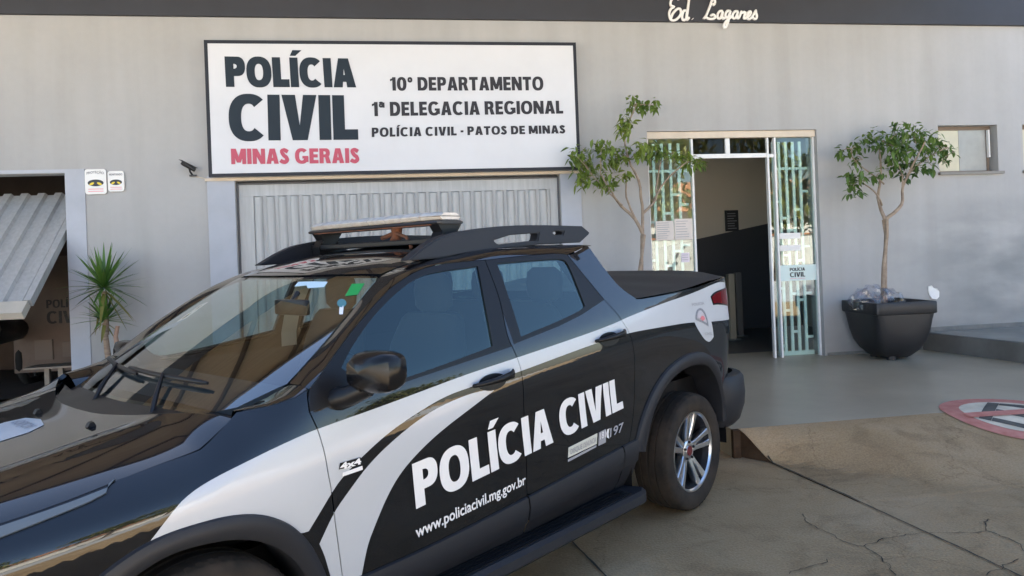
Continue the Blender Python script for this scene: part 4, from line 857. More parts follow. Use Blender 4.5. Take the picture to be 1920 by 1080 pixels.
# crumpled clear plastic in the right pot
M_WRAP = glass('clear_plastic_wrap', (.90, .90, .92), ior=1.5, rough=.1)
wr = thing('plastic_wrap', 'crumpled clear plastic wrapping lying in the big charcoal pot', 'wrapping', (PR[0]-.2, PR[1]-.05, PAVE_Z+.575))
b = MB(); rnd = random.Random(3)
for bl in ((0, 0, .10, .20), (-.14, -.02, .06, .15), (.16, -.06, .05, .14)):
    bm = bmesh.new(); bmesh.ops.create_icosphere(bm, subdivisions=3, radius=1)
    for v in bm.verts:
        k = 1+.22*math.sin(v.co.x*9+v.co.z*13)*math.cos(v.co.y*11+bl[0]*40)+rnd.uniform(-.09, .09); v.co = Vector((v.co.x*bl[3]*k+bl[0], v.co.y*.15*k+bl[1], max(-.0, v.co.z*.17*k+bl[2])))
    bm.verts.index_update(); b.add([v.co[:] for v in bm.verts], [[v.index for v in f.verts] for f in bm.faces]); bm.free()
b.build('wrap', M_WRAP, wr)
# dragon tree at the left
M_BLADE = leaf_mat('dracaena_blade', (.05, .12, .018), (.12, .23, .045), .15)
M_BLADEOLD = leaf_mat('yellowing_blade', (.16, .15, .03), (.22, .21, .06), .15)
dx, dy = -2.82, -.35
dt = thing('dragon_tree', 'two headed dragon tree with spiky leaves beside the left garage', 'plant', (dx, dy, .14))
b = MB(); b.tube([(0, 0, .25), (-.01, 0, .5), (-.03, 0, .75), (-.035, 0, .90)], [.032, .030, .026, .022], 9); b.tube([(-.02, .0, .78), (-.02, 0, 1.0), (-.03, 0, 1.21)], [.024, .024, .026], 9)
b.build('trunk', mat('ringed_stem', (.20, .13, .09), rough=.9, col2=(.34, .25, .17), scale=9, stretch=(1, 1, 7), bump=.3), dt, smooth=60)
b = MB(); b.tube([(.09, .02, .3), (.07, .02, .62), (.06, .0, .76), (.075, .02, .86)], [.028, .026, .022, .02], 8); b.build('cut_stem', mat('dry_stem', (.36, .23, .16), rough=.9, var=.2, scale=12), dt, smooth=60)
def rosette(c, n, L, seed, lo, hi, m, name):
    rnd = random.Random(seed); b = MB()
    for i in range(n):
        a = i*2.399+rnd.uniform(-.2, .2); el = R(lo+(hi-lo)*((i+.5)/n)**.8)+rnd.uniform(-.1, .1); l_ = L*rnd.uniform(.8, 1.08)
        d = Vector((math.cos(a)*math.cos(el), math.sin(a)*math.cos(el), math.sin(el))); s = Vector((-math.sin(a), math.cos(a), 0)); rows = []
        sag = rnd.uniform(.05, .16)*math.cos(el)
        for k in range(6):
            t = k/5; w = .014*(1-t**2.2)*(.7+.6*min(1, t*4))+.0006; p = Vector(c)+d*(.015+l_*t)-Vector((0, 0, sag*l_*t*t*1.6)); f = Vector((0, 0, .005*(1-t)))
            rows.append([p+s*w+f, p, p-s*w+f])
        b.loft(rows)
    return b.build(name, m, dt, recalc=False)
rosette((-.03, 0, 1.24), 64, .46, 2, -22, 78, M_BLADE, 'leaves'); rosette((-.03, 0, 1.21), 7, .46, 4, -62, -18, M_BLADEOLD, 'leaves')
rosette((-.035, 0, .92), 42, .33, 6, -15, 82, M_BLADE, 'leaves'); rosette((-.035, 0, .90), 5, .2, 8, -70, -30, M_BLADEOLD, 'leaves')
b = MB(); n = 28
b.loft([[(r*math.cos(2*math.pi*i/n), r*math.sin(2*math.pi*i/n), z) for i in range(n)] for r, z in ((.0, 0), (.15, 0), (.20, .28), (.22, .30), (.22, .34), (.19, .34), (.185, .30), (0, .30))], closed=True); b.build('pot', mat('terracotta', (.30, .13, .07), rough=.8, var=.1), dt, smooth=40)
# ---------------------------------------------------------------- across the street (seen in the glass and paint)
M_FOL = leaf_mat('street_foliage', (.06, .10, .015), (.24, .22, .03), .3)
def street_tree(x, y, h, r, seed, label):
    rnd = random.Random(seed); t = thing('street_tree', label, 'tree', (x, y, 0), 0, 'trees across the street')
    b = MB(); b.tube([(0, 0, 0), (.05, 0, h*.25), (0, .1, h*.5), (.1, 0, h*.8)], [.22, .17, .12, .04], 8)
    cl = []
    for i in range(26):
        d = Vector((rnd.gauss(0, 1), rnd.gauss(0, 1), rnd.gauss(0, .8))); d = d.normalized()*r*rnd.uniform(.45, 1); c = Vector((0, 0, h*.66))+d; cl.append(c)
        b.tube([(0, .05, h*rnd.uniform(.35, .6)), (c.x*.5, c.y*.5, c.z*.55+h*.22), c], [.06, .04, .015], 5)
    b.build('trunk', M_BARK, t, smooth=60)
    b = MB()
    for c in cl:
        for _ in range(70): add_leaf(b, c+Vector((rnd.gauss(0, .4), rnd.gauss(0, .4), rnd.gauss(0, .3)))*r*.4, rnd, rnd.uniform(.28, .5), 0)
    b.build('crown', M_FOL, t, recalc=False)
for i, (x, y, h, r) in enumerate(((9.5, -19, 6.5, 2.4), (16, -21, 6, 2.5), (24, -19, 5.5, 2.6), (3.5, -20, 6, 2.2), (27, -11.5, 4.6, 2.3), (34, -13.5, 5, 2.5))):
    street_tree(x, y, h, r, 20+i, 'yellow green street tree across the road, mirrored in the glass')
hs = thing('house', 'pale house with orange tiled roof across the street', 'house', (14, -31, 0))
b = MB(); b.box((-22, -4, 0), (22, 4, 3.4)); b.build('wall', mat('cream_house_wall', (.72, .68, .60), rough=.85, var=.06), hs)
b = MB(); b.prism([(-4.6, 3.35), (4.6, 3.35), (0, 5.2)], lambda a, c: (-22.5, a, c), lambda a, c: (22.5, a, c)); b.build('roof', mat('orange_tiles', (.42, .17, .07), rough=.85, var=.15, scale=2), hs)
for xx in (-16, -9, -2, 5, 12):
    b = MB(); b.box((xx, 3.98, 1.0), (xx+1.6, 4.03, 2.3)); b.build('window', M_PLASTICBLACK, hs)
yw = thing('garden_wall', 'long white garden wall with orange coping across the street', 'wall', (10, -26.6, 0))
b = MB(); b.box((-40, -.1, 0), (16, .1, 2.0)); b.build('masonry', mat('white_garden_wall', (.70, .66, .58), rough=.85, var=.08), yw)
b = MB(); b.box((-40, -.16, 2.002), (16, .16, 2.08)); b.build('coping', mat('orange_coping', (.45, .16, .06), rough=.8), yw)
# ---------------------------------------------------------------- pickup truck
import math
def hermite(xs,ys):
    xs=np.array(xs,float);ys=np.array(ys,float);d=np.diff(ys)/np.diff(xs);m=np.zeros(len(xs));m[0]=d[0];m[-1]=d[-1]
    for i in range(1,len(xs)-1): m[i]=0 if d[i-1]*d[i]<=0 else 2*d[i-1]*d[i]/(d[i-1]+d[i])
    def f(x):
        if x<=xs[0]: return ys[0]+m[0]*(x-xs[0])
        if x>=xs[-1]: return ys[-1]+m[-1]*(x-xs[-1])
        i=int(np.searchsorted(xs,x))-1; h=xs[i+1]-xs[i]; s=(x-xs[i])/h
        return (ys[i]*(1+2*s)*(1-s)**2+m[i]*h*s*(1-s)**2+ys[i+1]*s*s*(3-2*s)+m[i+1]*h*s*s*(s-1))
    return f
def sst(a,b,x):
    s=min(1,max(0,(x-a)/(b-a))); return s*s*(3-2*s)
_low=hermite([.2,.45,.70,.88,.94,1.05,1.3],[.80,.858,.886,.902,.896,.868,.80])
def belt(u): return 1.065+.085*(u-.37)
_hs=hermite([-1.0,-.46,-.2,0,.17,.4],[.86,.93,.972,1.01,1.075,1.11])   # fender top / hood seam height
def SG(u,w):
    """body side half-width at (u back, w up)"""
    wb=belt(u)
    sh=.085*max(0,min(u,2.6)-.3)      # character lines climb to the rear
    w2=w-sh*sst(.5,.9,w)
    q=w2-1.0; v=_low(1.0+(q-math.sqrt(q*q+.0064))/2)
    dw=w-wb; dw=(dw+math.sqrt(dw*dw+.0030))/2-.006
    k=1-sst(2.5,3.05,u); v-=(.39*dw+.14*dw*dw)*k+(1-k)*.12*dw
    if u<.5:
        wt=_hs(u); d=w-(wt-.13)
        if d>0: v-=3.8*d*d*(1-sst(.05,.42,u))
    if u<.5: v-=.19*((.5-u)/1.4)**2.6
    if u>3.3: v-=.30*((u-3.3)/.4)**3
    v+=.008*np.exp(-((u-3.0)/.5)**2-((w-.86)/.16)**2)
    v+=.008*np.exp(-((u-0.0)/.5)**2-((w-.80)/.14)**2)
    return float(v)
_wr=hermite([-.1,.0,.07,.2,.4,.6,.81,.95,1.15,1.5,2.0,2.45],[.952,1.02,1.062,1.142,1.262,1.376,1.487,1.545,1.592,1.628,1.632,1.612])
def WR(u,v):
    a=abs(v); ue=u-.22*v*v-.25*a**6
    return float(_wr(ue)-.05*(a/.66)**4*sst(.75,1.2,ue))
def HOOD(u,v):
    a=abs(v); ve=.80-.10*sst(.0,-.9,u)
    we=_hs(u); c=.062
    w=we+c*(1-(a/ve)**6)
    w+=.006*math.exp(-((a-.50)/.035)**2)*sst(.12,-.15,u)
    return float(w)

GS = smap(SG); TW = tmap(WR); TH = tmap(HOOD)
M_PAINT = mat('black_car_paint', (.004, .0045, .006), rough=.4, coat=1., spec=.05)
M_VINYL = mat('white_vinyl_wrap', (.43, .45, .475), rough=.28, coat=.3, var=.02)
M_SATIN = mat('satin_black_trim', (.008, .008, .009), rough=.35, spec=.25)
M_CLAD = mat('grey_black_cladding', (.017, .018, .022), rough=.5, spec=.3, bump=.04, bscale=300)
M_TYRE = mat('dusty_tyre_rubber', (.014, .013, .012), rough=.85, spec=.2, col2=(.045, .036, .028), scale=7)
M_RIMS = mat('machined_alloy', (.62, .63, .65), rough=.28, metal=1.)
M_RIMD = mat('dark_wheel_pocket', (.012, .012, .014), rough=.5, spec=.3)
M_MIRCAP = mat('mirror_cap_black', (.006, .006, .007), rough=.22, spec=.3)
M_WS = glass('windscreen_glass', (.84, .92, .88), ior=2.3)
M_SIDEG = glass('tinted_side_glass', (.50, .64, .64), ior=1.7, refl=(.80, .97, .97))
M_INT = mat('dark_interior', (.018, .018, .02), rough=.8)
M_TRIMI = mat('light_pillar_trim', (.40, .40, .37), rough=.8)
M_SEAT = mat('grey_seat_cloth', (.028, .029, .033), rough=.95)
M_LAMPR = mat('red_lamp_lens', (.10, .002, .005), rough=.15, spec=.3)
M_LAMPD = mat('dark_lamp_bezel', (.01, .01, .012), rough=.15)
M_CHROME = mat('drl_lens', (.10, .12, .14), rough=.2, spec=.25)
M_LENS = mat('dusty_clear_lens', (.52, .47, .41), rough=.35, col2=(.66, .62, .56), scale=25)
M_RUST = mat('rusty_bracket', (.20, .07, .03), rough=.9, col2=(.08, .04, .025), scale=20)
M_COVER = mat('black_vinyl_cover', (.022, .021, .022), rough=.6, bump=.15, bscale=220)
M_GREENST = mat('green_sticker', (.01, .30, .06), rough=.4)
M_PALEST = mat('pale_sticker', (.60, .72, .74), rough=.5)
M_TEALST = mat('teal_sensor', (.07, .20, .22), rough=.4)
tk = thing('pickup_truck', 'black and white police pickup with roof light bar parked across the forecourt', 'pickup truck', (TRUCK[0], TRUCK[1], 0), TRUCK[2])
D = DATA
SIDES = (False, True)
V3 = lambda u, v, w: (u, -v, w)
sm = lambda k: smooth_line(D[k], .03)
def soften(P, n=3, lim=42):
    """round the gentle corners of an outline, keep the sharp ones"""
    for _ in range(n):
        o = []
        for i, p in enumerate(P):
            a = Vector(P[i-1]); b = Vector(p); c = Vector(P[(i+1) % len(P)]); e, f = b-a, c-b
            if e.length < 1e-6 or f.length < 1e-6: continue
            if math.degrees(e.angle(f)) < lim: o += [tuple(b-e*.25), tuple(b+f*.25)]
            else: o.append(tuple(p))
        P = o
    return P
for k in ('liv_main', 'liv_swoosh', 'shield', 'shield_in', 'win_front', 'win_rear', 'lamp'): DATA[k] = soften(DATA[k], 3 if 'liv' in k else 2, 42 if 'liv' in k else 60)
hood_seam = sm('hood_seam'); drl = sm('drl_low'); dfront = sm('door_front'); dtop = sm('door_top'); bseam = sm('b_seam'); rtop = sm('rdoor_top'); rrear = sm('rdoor_rear')
clad = sm('clad_top')
def cladw(u): return float(np.interp(u, [p[0] for p in clad], [p[1] for p in clad]))
arcf = hermite([0, 27, 44, 59, 75, 90, 114, 150, 185], [.435, .440, .455, .470, .478, .478, .494, .500, .50])
arcr = hermite([0, 20, 44.6, 57.9, 73.3, 92, 113, 129.6, 144.4, 160, 175], [.40, .42, .473, .542, .578, .600, .627, .656, .677, .695, .70])
arci = hermite([0, 20, 29.4, 43, 61.7, 77, 93, 112, 128.6, 139, 151, 161.6, 175], [.35, .37, .389, .425, .479, .512, .524, .55, .578, .592, .60, .597, .59])
arcfi = hermite([0, 30, 45, 60, 75, 90, 110, 150, 185], [.37, .377, .385, .395, .404, .412, .428, .43, .43])
arc = lambda f, uc, a0, a1, d=0, n=40: [(uc+(f(a)-d)*math.cos(R(a)), .345+(f(a)-d)*math.sin(R(a))) for a in [a0+(a1-a0)*i/n for i in range(n+1)]]
for far in SIDES:
    sg = 1 if far else -1
    liv = [D['liv_main'], D['liv_swoosh']]
    # fender
    lampfront = -.72
    ol = [(-.74, .845)]+[p for p in drl[::-1]]+[(-.232, .962), (-.209, .9776)]+[p for p in hood_seam[::-1] if p[0] > -.2]
    ol += [(.25, 1.106), (.33, 1.122), (.3708, 1.1405)]+dfront[1:]+[(.4712, .47)]
    ol += arc(arcf, 0, 14, 172, .012)[0:]+[(-.55, .42), (-.74, .55)]
    panel('fender', ol, GS, [M_PAINT, M_VINYL], tk, liv, far=far, ridx=[0, 1, 1])
    # strip that folds the fender into the screen corner
    A1 = [(.1495, 1.0992), (.25, 1.106), (.33, 1.122), (.3708, 1.1405)]; B1 = [(.175, .70), (.235, .675), (.30, .715), (.3667, .7372)]
    rows = []
    for (u, w_), (ub, vb) in zip(A1, B1):
        p = Vector((u, SG(u, w_), w_)); q = Vector((ub, vb, WR(ub, vb)-.004)); c = Vector(((u*.6+ub*.4), p.y-.03, max(w_, q.z)+.012))
        rows.append([V3(*((p*(1-t)**2+c*2*t*(1-t)+q*t*t))) for t in [i/6 for i in range(7)]])
    if far: rows = [[(x, -y, z) for x, y, z in r] for r in rows]
    b = MB(); b.loft(rows); b.build('cowl_corner', M_PAINT, tk, smooth=60)
    # doors
    ol = [(.4712, .47)]+dfront[::-1]+dtop[1:]+bseam[1:]+[(1.44, cladw(1.44))]+[p for p in clad[::-1] if .5 < p[0] < 1.42]
    dlo = dtop+[(1.43, 1.54)]+bseam[1:9]+[(1.372, 1.165), (1.0, 1.128), (.70, 1.098), (.50, 1.079), (.36, 1.07)]
    fd = panel('front_door', ol, GS, [M_PAINT, M_VINYL, M_SATIN], tk, [D['liv_main'], D['liv_swoosh'], dlo], [D['win_front']], far=far, ridx=[0, 1, 1, 2])
    panel('window_glass', D['win_front'], GS, [M_SIDEG], fd, off=-.006, rim=0, inset=-.006, far=far)
    ol = bseam[::-1]+rtop[1:]+rrear[1:]+[p for p in clad[::-1] if 1.46 < p[0] < 2.22]
    dlo = [(1.44, 1.545)]+rtop+sm('rdoor_rear')[:9]+D['dlo_rear_low'][::1]+[(1.385, 1.172)]+bseam[:8][::-1]
    rdr = panel('rear_door', [bseam[-1]]+bseam[::-1][1:]+rtop[1:]+rrear[1:]+[p for p in clad[::-1] if 1.46 < p[0] < 2.22], GS, [M_PAINT, M_VINYL, M_SATIN], tk, [D['liv_main'], dlo], [D['win_rear']], far=far, ridx=[0, 1, 2])
    panel('window_glass', D['win_rear'], GS, [M_SIDEG], rdr, off=-.006, rim=0, inset=-.006, far=far)
    # cab rear quarter and bed side
    ol = [(2.0048, 1.5505), (2.07, 1.568), (2.142, 1.5868)]+sm('cab_rear')[1:]+sm('bed_top')[1:]+[(3.45, 1.362), (3.60, 1.368), (3.62, 1.2), (3.62, .70), (3.46, .66)]+arc(arcr, 2.99, 40, 166, .012)+rrear[::-1][1:]
    regs = [D['liv_main'], D['shield']] if not far else [D['liv_main']]
    panel('bed_side', ol, GS, [M_PAINT, M_VINYL], tk, regs, far=far, ridx=[0, 1, 1])
    # roof side: A-pillar, rail and C-pillar top, rolled from the door seam to glass or roof panel
    O = [p for p in dtop]+[p for p in rtop[1:]]+[(2.07, 1.568), (2.142, 1.5868), (2.205, 1.590)]
    I = [(.3667, .7372), (.4673, .7196), (.5776, .6939), (.7315, .6437), (.9126, .5756), (1.1, .575), (1.5, .575), (2.05, .575), (2.215, .575)]
    Iu = [p[0] for p in I]; Iv = [p[1] for p in I]; rows = []
    for u, w_ in O:
        ui = np.interp(u, [.37, .92, 1.4, 2.142, 2.205], [.3667, .9126, 1.36, 2.15, 2.212]); vi = float(np.interp(ui, Iu, Iv))
        p = Vector((u, SG(u, w_), w_)); q = Vector((ui, vi, WR(ui, vi)-.003))
        c = Vector(((u+ui)/2, p.y-.028, max(p.z, q.z)+.004)) if u < .95 else Vector(((u+ui)/2, p.y-.022, q.z+.004))
        rows.append([V3(*(p*(1-t)**2+c*2*t*(1-t)+q*t*t)) for t in [i/8 for i in range(9)]])
    if far: rows = [[(x, -y, z) for x, y, z in r] for r in rows]
    b = MB(); b.loft(rows); b.build('roof_side', M_PAINT, tk, smooth=70)
    # inner shell behind the shut lines
    shell = [(-.70, .60), (-.70, .84), (-.2, .95), (.14, 1.08), (.36, 1.12), (.585, 1.283), (.815, 1.418), (.957, 1.475), (1.21, 1.52), (1.43, 1.53), (1.9, 1.545), (2.03, 1.54), (2.13, 1.57), (2.2, 1.50), (2.38, 1.29), (3.3, 1.33), (3.58, 1.35), (3.58, .72), (3.44, .64)]+arc(arcr, 2.99, 42, 166, -.005)+[(2.28, .40), (.48, .40)]+arc(arcf, 0, 12, 170, -.005)
    grow = lambda k: inset_poly(D[k], -.018)
    panel('inner_shell', shell, GS, [M_SATIN], tk, (), [grow('win_front'), grow('win_rear')], off=-.022, rim=0, inset=0, far=far, h=.06)
    # lower cladding
    for (ua, ub) in ((.485, 1.44), (1.448, 2.19), (2.198, 2.33)):
        top = [(u, cladw(u)) for u in np.linspace(ua, ub, 12)]; rows = []
        for u, wt in top:
            fr = [(wt, -.002), (wt-.004, .010), (wt-.045, .022), (wt-.11, .020), (wt-.125, .010), (wt-.19, -.004), (.30, -.03)]
            rows.append([V3(u, SG(u, w_)+o_, w_) for w_, o_ in fr])
        if far: rows = [[(x, -y, z) for x, y, z in r] for r in rows]
        b = MB(); b.loft(rows); b.build('sill_cladding', M_CLAD, tk, smooth=35)
    # wheel arch flares
    for nm_, fo, fi, uc, a0, a1 in (('front', arcf, arcfi, 0, 3, 178), ('rear', arcr, arci, 2.99, 18, 167)):
        rows = []
        for i in range(61):
            a = a0+(a1-a0)*i/60; ca, sa = math.cos(R(a)), math.sin(R(a)); ro, ri = fo(a), fi(a)
            pts_ = []
            for r_, k in ((ro+.002, -.004), (ro-.004, .012), (ro-.02, .020), ((ro+ri)/2, .022), (ri+.012, .020), (ri, .010), (ri-.002, -.02), (ri+.01, -.20)):
                u = uc+r_*ca; w_ = .345+r_*sa; base = min(.905, SG(min(max(u, -.6), 3.45), max(w_, .5)))
                if uc == 0 and u < -.2: base -= 0
                pts_.append(V3(u, base+k, w_))
            rows.append(pts_)
        if far: rows = [[(x, -y, z) for x, y, z in r] for r in rows]
        b = MB(); b.loft(rows); b.build('wheel_arch', M_CLAD, tk, smooth=40)
        b = MB(); rows = []
        for i in range(31):
            a = -5+190*i/30; rows.append([V3(uc+(fo(min(max(a, a0), a1)))*math.cos(R(a)), v, .345+(fo(min(max(a, a0), a1)))*math.sin(R(a))) for v in (.86, .52)])
        rows.append([rows[-1][1]]*2) if False else None
        if far: rows = [[(x, -y, z) for x, y, z in r] for r in rows]
        b.loft(rows); b.add([r[1] for r in rows], [tuple(range(len(rows)))]); b.build('wheel_well', M_SATIN, tk)
    # lamps
    lo = [p for p in drl[::-1] if True]; hs_ = [p for p in hood_seam if p[0] < -.2]
    lampol = [(-.74, .85)]+lo+[(-.225, .968)]+hs_+[(-.74, .895)]
    hl = panel('headlight', lampol, GS, [M_CHROME], tk, off=-.004, rim=.02, inset=.006, far=far)
    panel('lamp_bezel', lampol, GS, [M_LAMPD], hl, off=-.010, rim=0, inset=-.004, far=far)
    tl = panel('tail_light', D['lamp'], GS, [M_LAMPR], tk, off=.006, rim=.012, inset=.010, far=far)
    panel('lamp_bezel', D['lamp'], GS, [M_LAMPD], tl, off=.003, rim=.006, inset=0, far=far)
    # handles
    for dr, k in ((fd, 'handle_f'), (rdr, 'handle_r')):
        (ua, wa), (ub, wb_) = D[k]; hd = thing('door_handle', None, None); hd.parent = dr
        bpy.data.objects.remove(hd)
        b = MB(); rows = []
        for i in range(13):
            t = i/12; u = ua+.015+(ub-ua-.02)*t; w_ = wa+(wb_-wa)*t+.006; out = .012+.040*math.sin(math.pi*min(1, max(0, t*1.0)))**.6; hh = .016*(.55+.6*t) if t < .9 else .020
            p, n = GS(u, w_); rows.append([V3(*(p+n*(out+.012*math.cos(q))+Vector((0, 0, hh*math.sin(q))))) for q in [2*math.pi*j/10 for j in range(10)]])
        if far: rows = [[(x, -y, z) for x, y, z in r] for r in rows]
        b.loft(rows, closed=True); b.add(rows[0], [tuple(range(10))]); b.add(rows[-1], [tuple(range(10))]); b.build('door_handle', M_SATIN, dr, smooth=60)
        cu = [(ua+.05+(ub-ua-.09)*(.5+.5*math.cos(t)), (wa+wb_)/2-.004+.034*math.sin(t)) for t in [2*math.pi*i/24 for i in range(24)]]
        panel('handle_cup', cu, GS, [M_SATIN], dr, off=.0025, rim=.003, inset=0, far=far, h=.03)
    # wing mirror
    mr_ = MB(); rows = []
    secs = [(.455, .0, .0), (.46, .055, .045), (.485, .082, .066), (.52, .086, .070), (.55, .080, .066), (.566, .074, .060)]
    for u, hv, hw in secs:
        row = []
        for j in range(20):
            a = 2*math.pi*j/20; ca, sa = math.cos(a), math.sin(a); e = .58
            row.append(V3(u+.10*hv*0, (1.035 if not far else .99)+hv*1.28*math.copysign(abs(ca)**e, ca)-(.02 if u < .48 else 0), (1.192 if not far else 1.125)+hw*math.copysign(abs(sa)**e, sa)+.02*hv/.088*ca*.4))
        rows.append(row)
    if far: rows = [[(x, -y, z) for x, y, z in r] for r in rows]
    mr_.loft(rows, closed=True); mo = mr_.build('side_mirror', M_MIRCAP, tk, smooth=50)
    b = MB(); b.add([(p[0]-.012, p[1], p[2]) for p in rows[-1]], [tuple(range(20))]); b.build('mirror_glass', mat('mirror_face', (.6, .62, .65), rough=.02, metal=1) if not far else bpy.data.materials['mirror_face'], mo)
    b = MB(); arm = [(.47, .85, 1.085), (.49, .92, 1.105), (.52, .985, 1.135)]
    b.tube([V3(*p) if not far else (p[0], p[1], p[2]) for p in arm], [.042, .036, .032], 10); b.build('mirror_arm', M_SATIN, mo, smooth=60)
    # roof rail
    vr = .60; b = MB()
    pts, tris, _ = fill(densify(smooth_line(D['rail'][:6], .05)[:-1]+D['rail'][5:], .05), [D['rail_h1'], D['rail_h2']], (), .06)
    q = [V3(u, vr+.025-.02*((w_-1.55)/.15), w_) for u, w_ in pts]; q2 = [V3(u, vr-.035-.02*((w_-1.55)/.15), w_) for u, w_ in pts]; n_ = len(pts)
    cnt = {}
    for t in tris:
        for a_, c_ in zip(t, t[1:]+t[:1]): cnt.setdefault((min(a_, c_), max(a_, c_)), []).append((a_, c_))
    fs = [tuple(t) for t in tris]+[tuple(i+n_ for i in t[::-1]) for t in tris]+[(L[0][1], L[0][0], L[0][0]+n_, L[0][1]+n_) for L in cnt.values() if len(L) == 1]
    vs = q+q2
    if far: vs = [(x, -y, z) for x, y, z in vs]
    b.add(vs, fs); b.build('roof_rail', M_CLAD, tk, bevel=.006, smooth=35)
    # step
    b = MB(); s_ = -1 if not far else 1
    y0, y1 = (s_*.80, s_*.965); rows = []
    for u in (.50, .53, 1.2, 2.25, 2.30): 
        k = .03 if u in (.50, 2.30) else 0
        rows.append([(u, s_*(.80), .315), (u, s_*(.945-k), .325), (u, s_*(.968-k), .312), (u, s_*(.97-k), .275), (u, s_*(.95-k), .255), (u, s_*.80, .255)])
    b.loft(rows, closed=True); b.add(rows[0], [tuple(range(6))]); b.add(rows[-1], [tuple(range(6))]); st = b.build('running_board', M_CLAD, tk, smooth=30)
    b = MB()
    for k in range(4): yy = .84+.026*k; b.box((.62, min(s_*yy, s_*(yy+.012)), .318), (2.18, max(s_*yy, s_*(yy+.012)), .3285))
    b.build('tread_strip', M_SATIN, st)

# wheels
def wheel(uc, s_):
    root = link(bpy.data.objects.new('wheel', None), tk); root.location = (uc, 0, .345)
    V_ = lambda r, v, a: (r*math.cos(a), -s_*v, r*math.sin(a))
    prof = [(.226, .835), (.240, .852), (.262, .862), (.300, .866), (.322, .862), (.334, .852), (.341, .835), (.3445, .80), (.3455, .795), (.337, .793), (.337, .785), (.3455, .783), (.346, .752), (.338, .750), (.338, .738), (.346, .736), (.3455, .70), (.337, .698), (.337, .69), (.3445, .688), (.341, .655), (.334, .64), (.31, .628), (.226, .65)]
    n = 72; b = MB(); b.loft([[V_(r*(1+.0), v, 2*math.pi*i/n) for i in range(n)] for r, v in prof], closed=True)
    ty = b.build('tyre', M_TYRE, root, smooth=35)
    b = MB()
    for k in range(60):
        a = 2*math.pi*k/60
        for (v0, v1, da) in ((.838, .858, .02),): b.add([V_(.334, v0+.016, a), V_(.3435, v0-.006, a), V_(.3435, v0-.006, a+.05), V_(.334, v0+.016, a+.05), V_(.330, v0, a), V_(.330, v0, a+.05)], [(0, 1, 2, 3), (0, 4, 1), (3, 2, 5)])
    b.build('tread_block', M_TYRE, ty)
    rm = MB(); rp = [(.228, .838), (.236, .846), (.234, .851), (.226, .850), (.220, .838)]
    rm.loft([[V_(r, v, 2*math.pi*i/n) for i in range(n)] for r, v in rp], closed=True)
    for k in range(5):
        a0 = 2*math.pi*k/5+.20
        for sgn in (-1, 1):
            rows = []
            for r, off, wd, v in ((.045, .12, .022, .812), (.10, .19, .015, .822), (.16, .185, .0155, .832), (.205, .17, .019, .838), (.226, .165, .023, .842)):
                am = a0+sgn*off*(1 if r > .06 else 1.6); c = Vector((r*math.cos(am), 0, r*math.sin(am))); t = Vector((-math.sin(am), 0, math.cos(am)))
                row = []
                for tt, dv in ((-wd, -.006), (-wd*.75, 0), (wd*.75, 0), (wd, -.006), (wd*.9, -.045), (-wd*.9, -.045)):
                    p = c+t*tt; row.append((p.x, -s_*(v+dv), p.z))
                rows.append(row)
            rm.loft(rows, closed=True)
    rm.loft([[V_(r, v, 2*math.pi*i/30) for i in range(30)] for r, v in ((.066, .78), (.064, .812), (.056, .818), (.035, .818), (.033, .822), (.001, .824))], closed=True)
    ro = rm.build('rim', M_RIMS, root, smooth=40)
    b = MB(); b.loft([[V_(r, v, 2*math.pi*i/n) for i in range(n)] for r, v in ((.221, .837), (.212, .80), (.206, .72), (.15, .735), (.06, .74), (.0, .74))], closed=True)
    for k in range(5):
        a0 = 2*math.pi*k/5+.20; b.add([V_(.06, .795, a0-.13), V_(.21, .81, a0-.12), V_(.21, .81, a0+.12), V_(.06, .795, a0+.13)], [(0, 1, 2, 3)])
    b.build('brake_disc', M_RIMD, root)
    b = MB(); b.loft([[V_(r, v, 2*math.pi*i/24) for i in range(24)] for r, v in ((.030, .822), (.028, .826), (.001, .827))], closed=True); b.build('centre_cap', mat('dark_red_cap', (.12, .015, .02), rough=.3) if 'dark_red_cap' not in bpy.data.materials else bpy.data.materials['dark_red_cap'], root, smooth=50)
    for k in range(5):
        a = 2*math.pi*k/5+.28; b = MB(); c = V_(.052, .816, a); b.tube([c, (c[0], c[1]-s_*.012, c[2])], .008, 6); b.build('wheel_bolt', M_RIMD, root)
for uc in (0, 2.99):
    for s_ in (1, -1): wheel(uc, s_)

# bonnet
he = D['hood_rear']; hr = [(.1495, .788), he[0], he[1], he[2], (-.052, .0)]
near = [(u, SG(u, w_)-.003) for u, w_ in hood_seam]+[(-.62, .725), (-.74, .64), (-.80, .45), (-.83, 0)]
half = smooth_line(hr[::-1], .03)+near[1:]
ol = half+[(u, -v) for u, v in half[::-1][1:-1]]
panel('bonnet', ol, TH, [M_PAINT], tk, rim=.03, inset=.003, h=.026)
b_ = D['hood_logo']
lg = panel('bonnet_decal', [(-.335, .13), (-.24, .135), (-.185, .10), (-.165, 0), (-.185, -.10), (-.24, -.135), (-.335, -.13), (-.42, -.06), (-.44, 0), (-.42, .06)], TH, [M_VINYL], tk, off=.0025, rim=.001, inset=0)
V, F = quad_text('POLÍCIA', [(-.20, -.085), (-.20, .085), (-.235, .085), (-.235, -.085)], .02, 1, 1)
b = MB(); b.add([V3(a, c, HOOD(a, c)+.0045) for a, c, _ in V], F); b.build('lettering', M_GREYPRINT, lg)
for vv in (.33, -.12):   # washer jets
    b = MB(); p, n = TH(-.115 if vv > 0 else -.14, vv); b.prism([(-.014, 0), (.014, 0), (.005, .016), (-.006, .014)], lambda a, c: V3(p.x+a, p.y-.012, p.z+c), lambda a, c: V3(p.x+a, p.y+.012, p.z+c)); b.build('washer_jet', M_SATIN, tk)
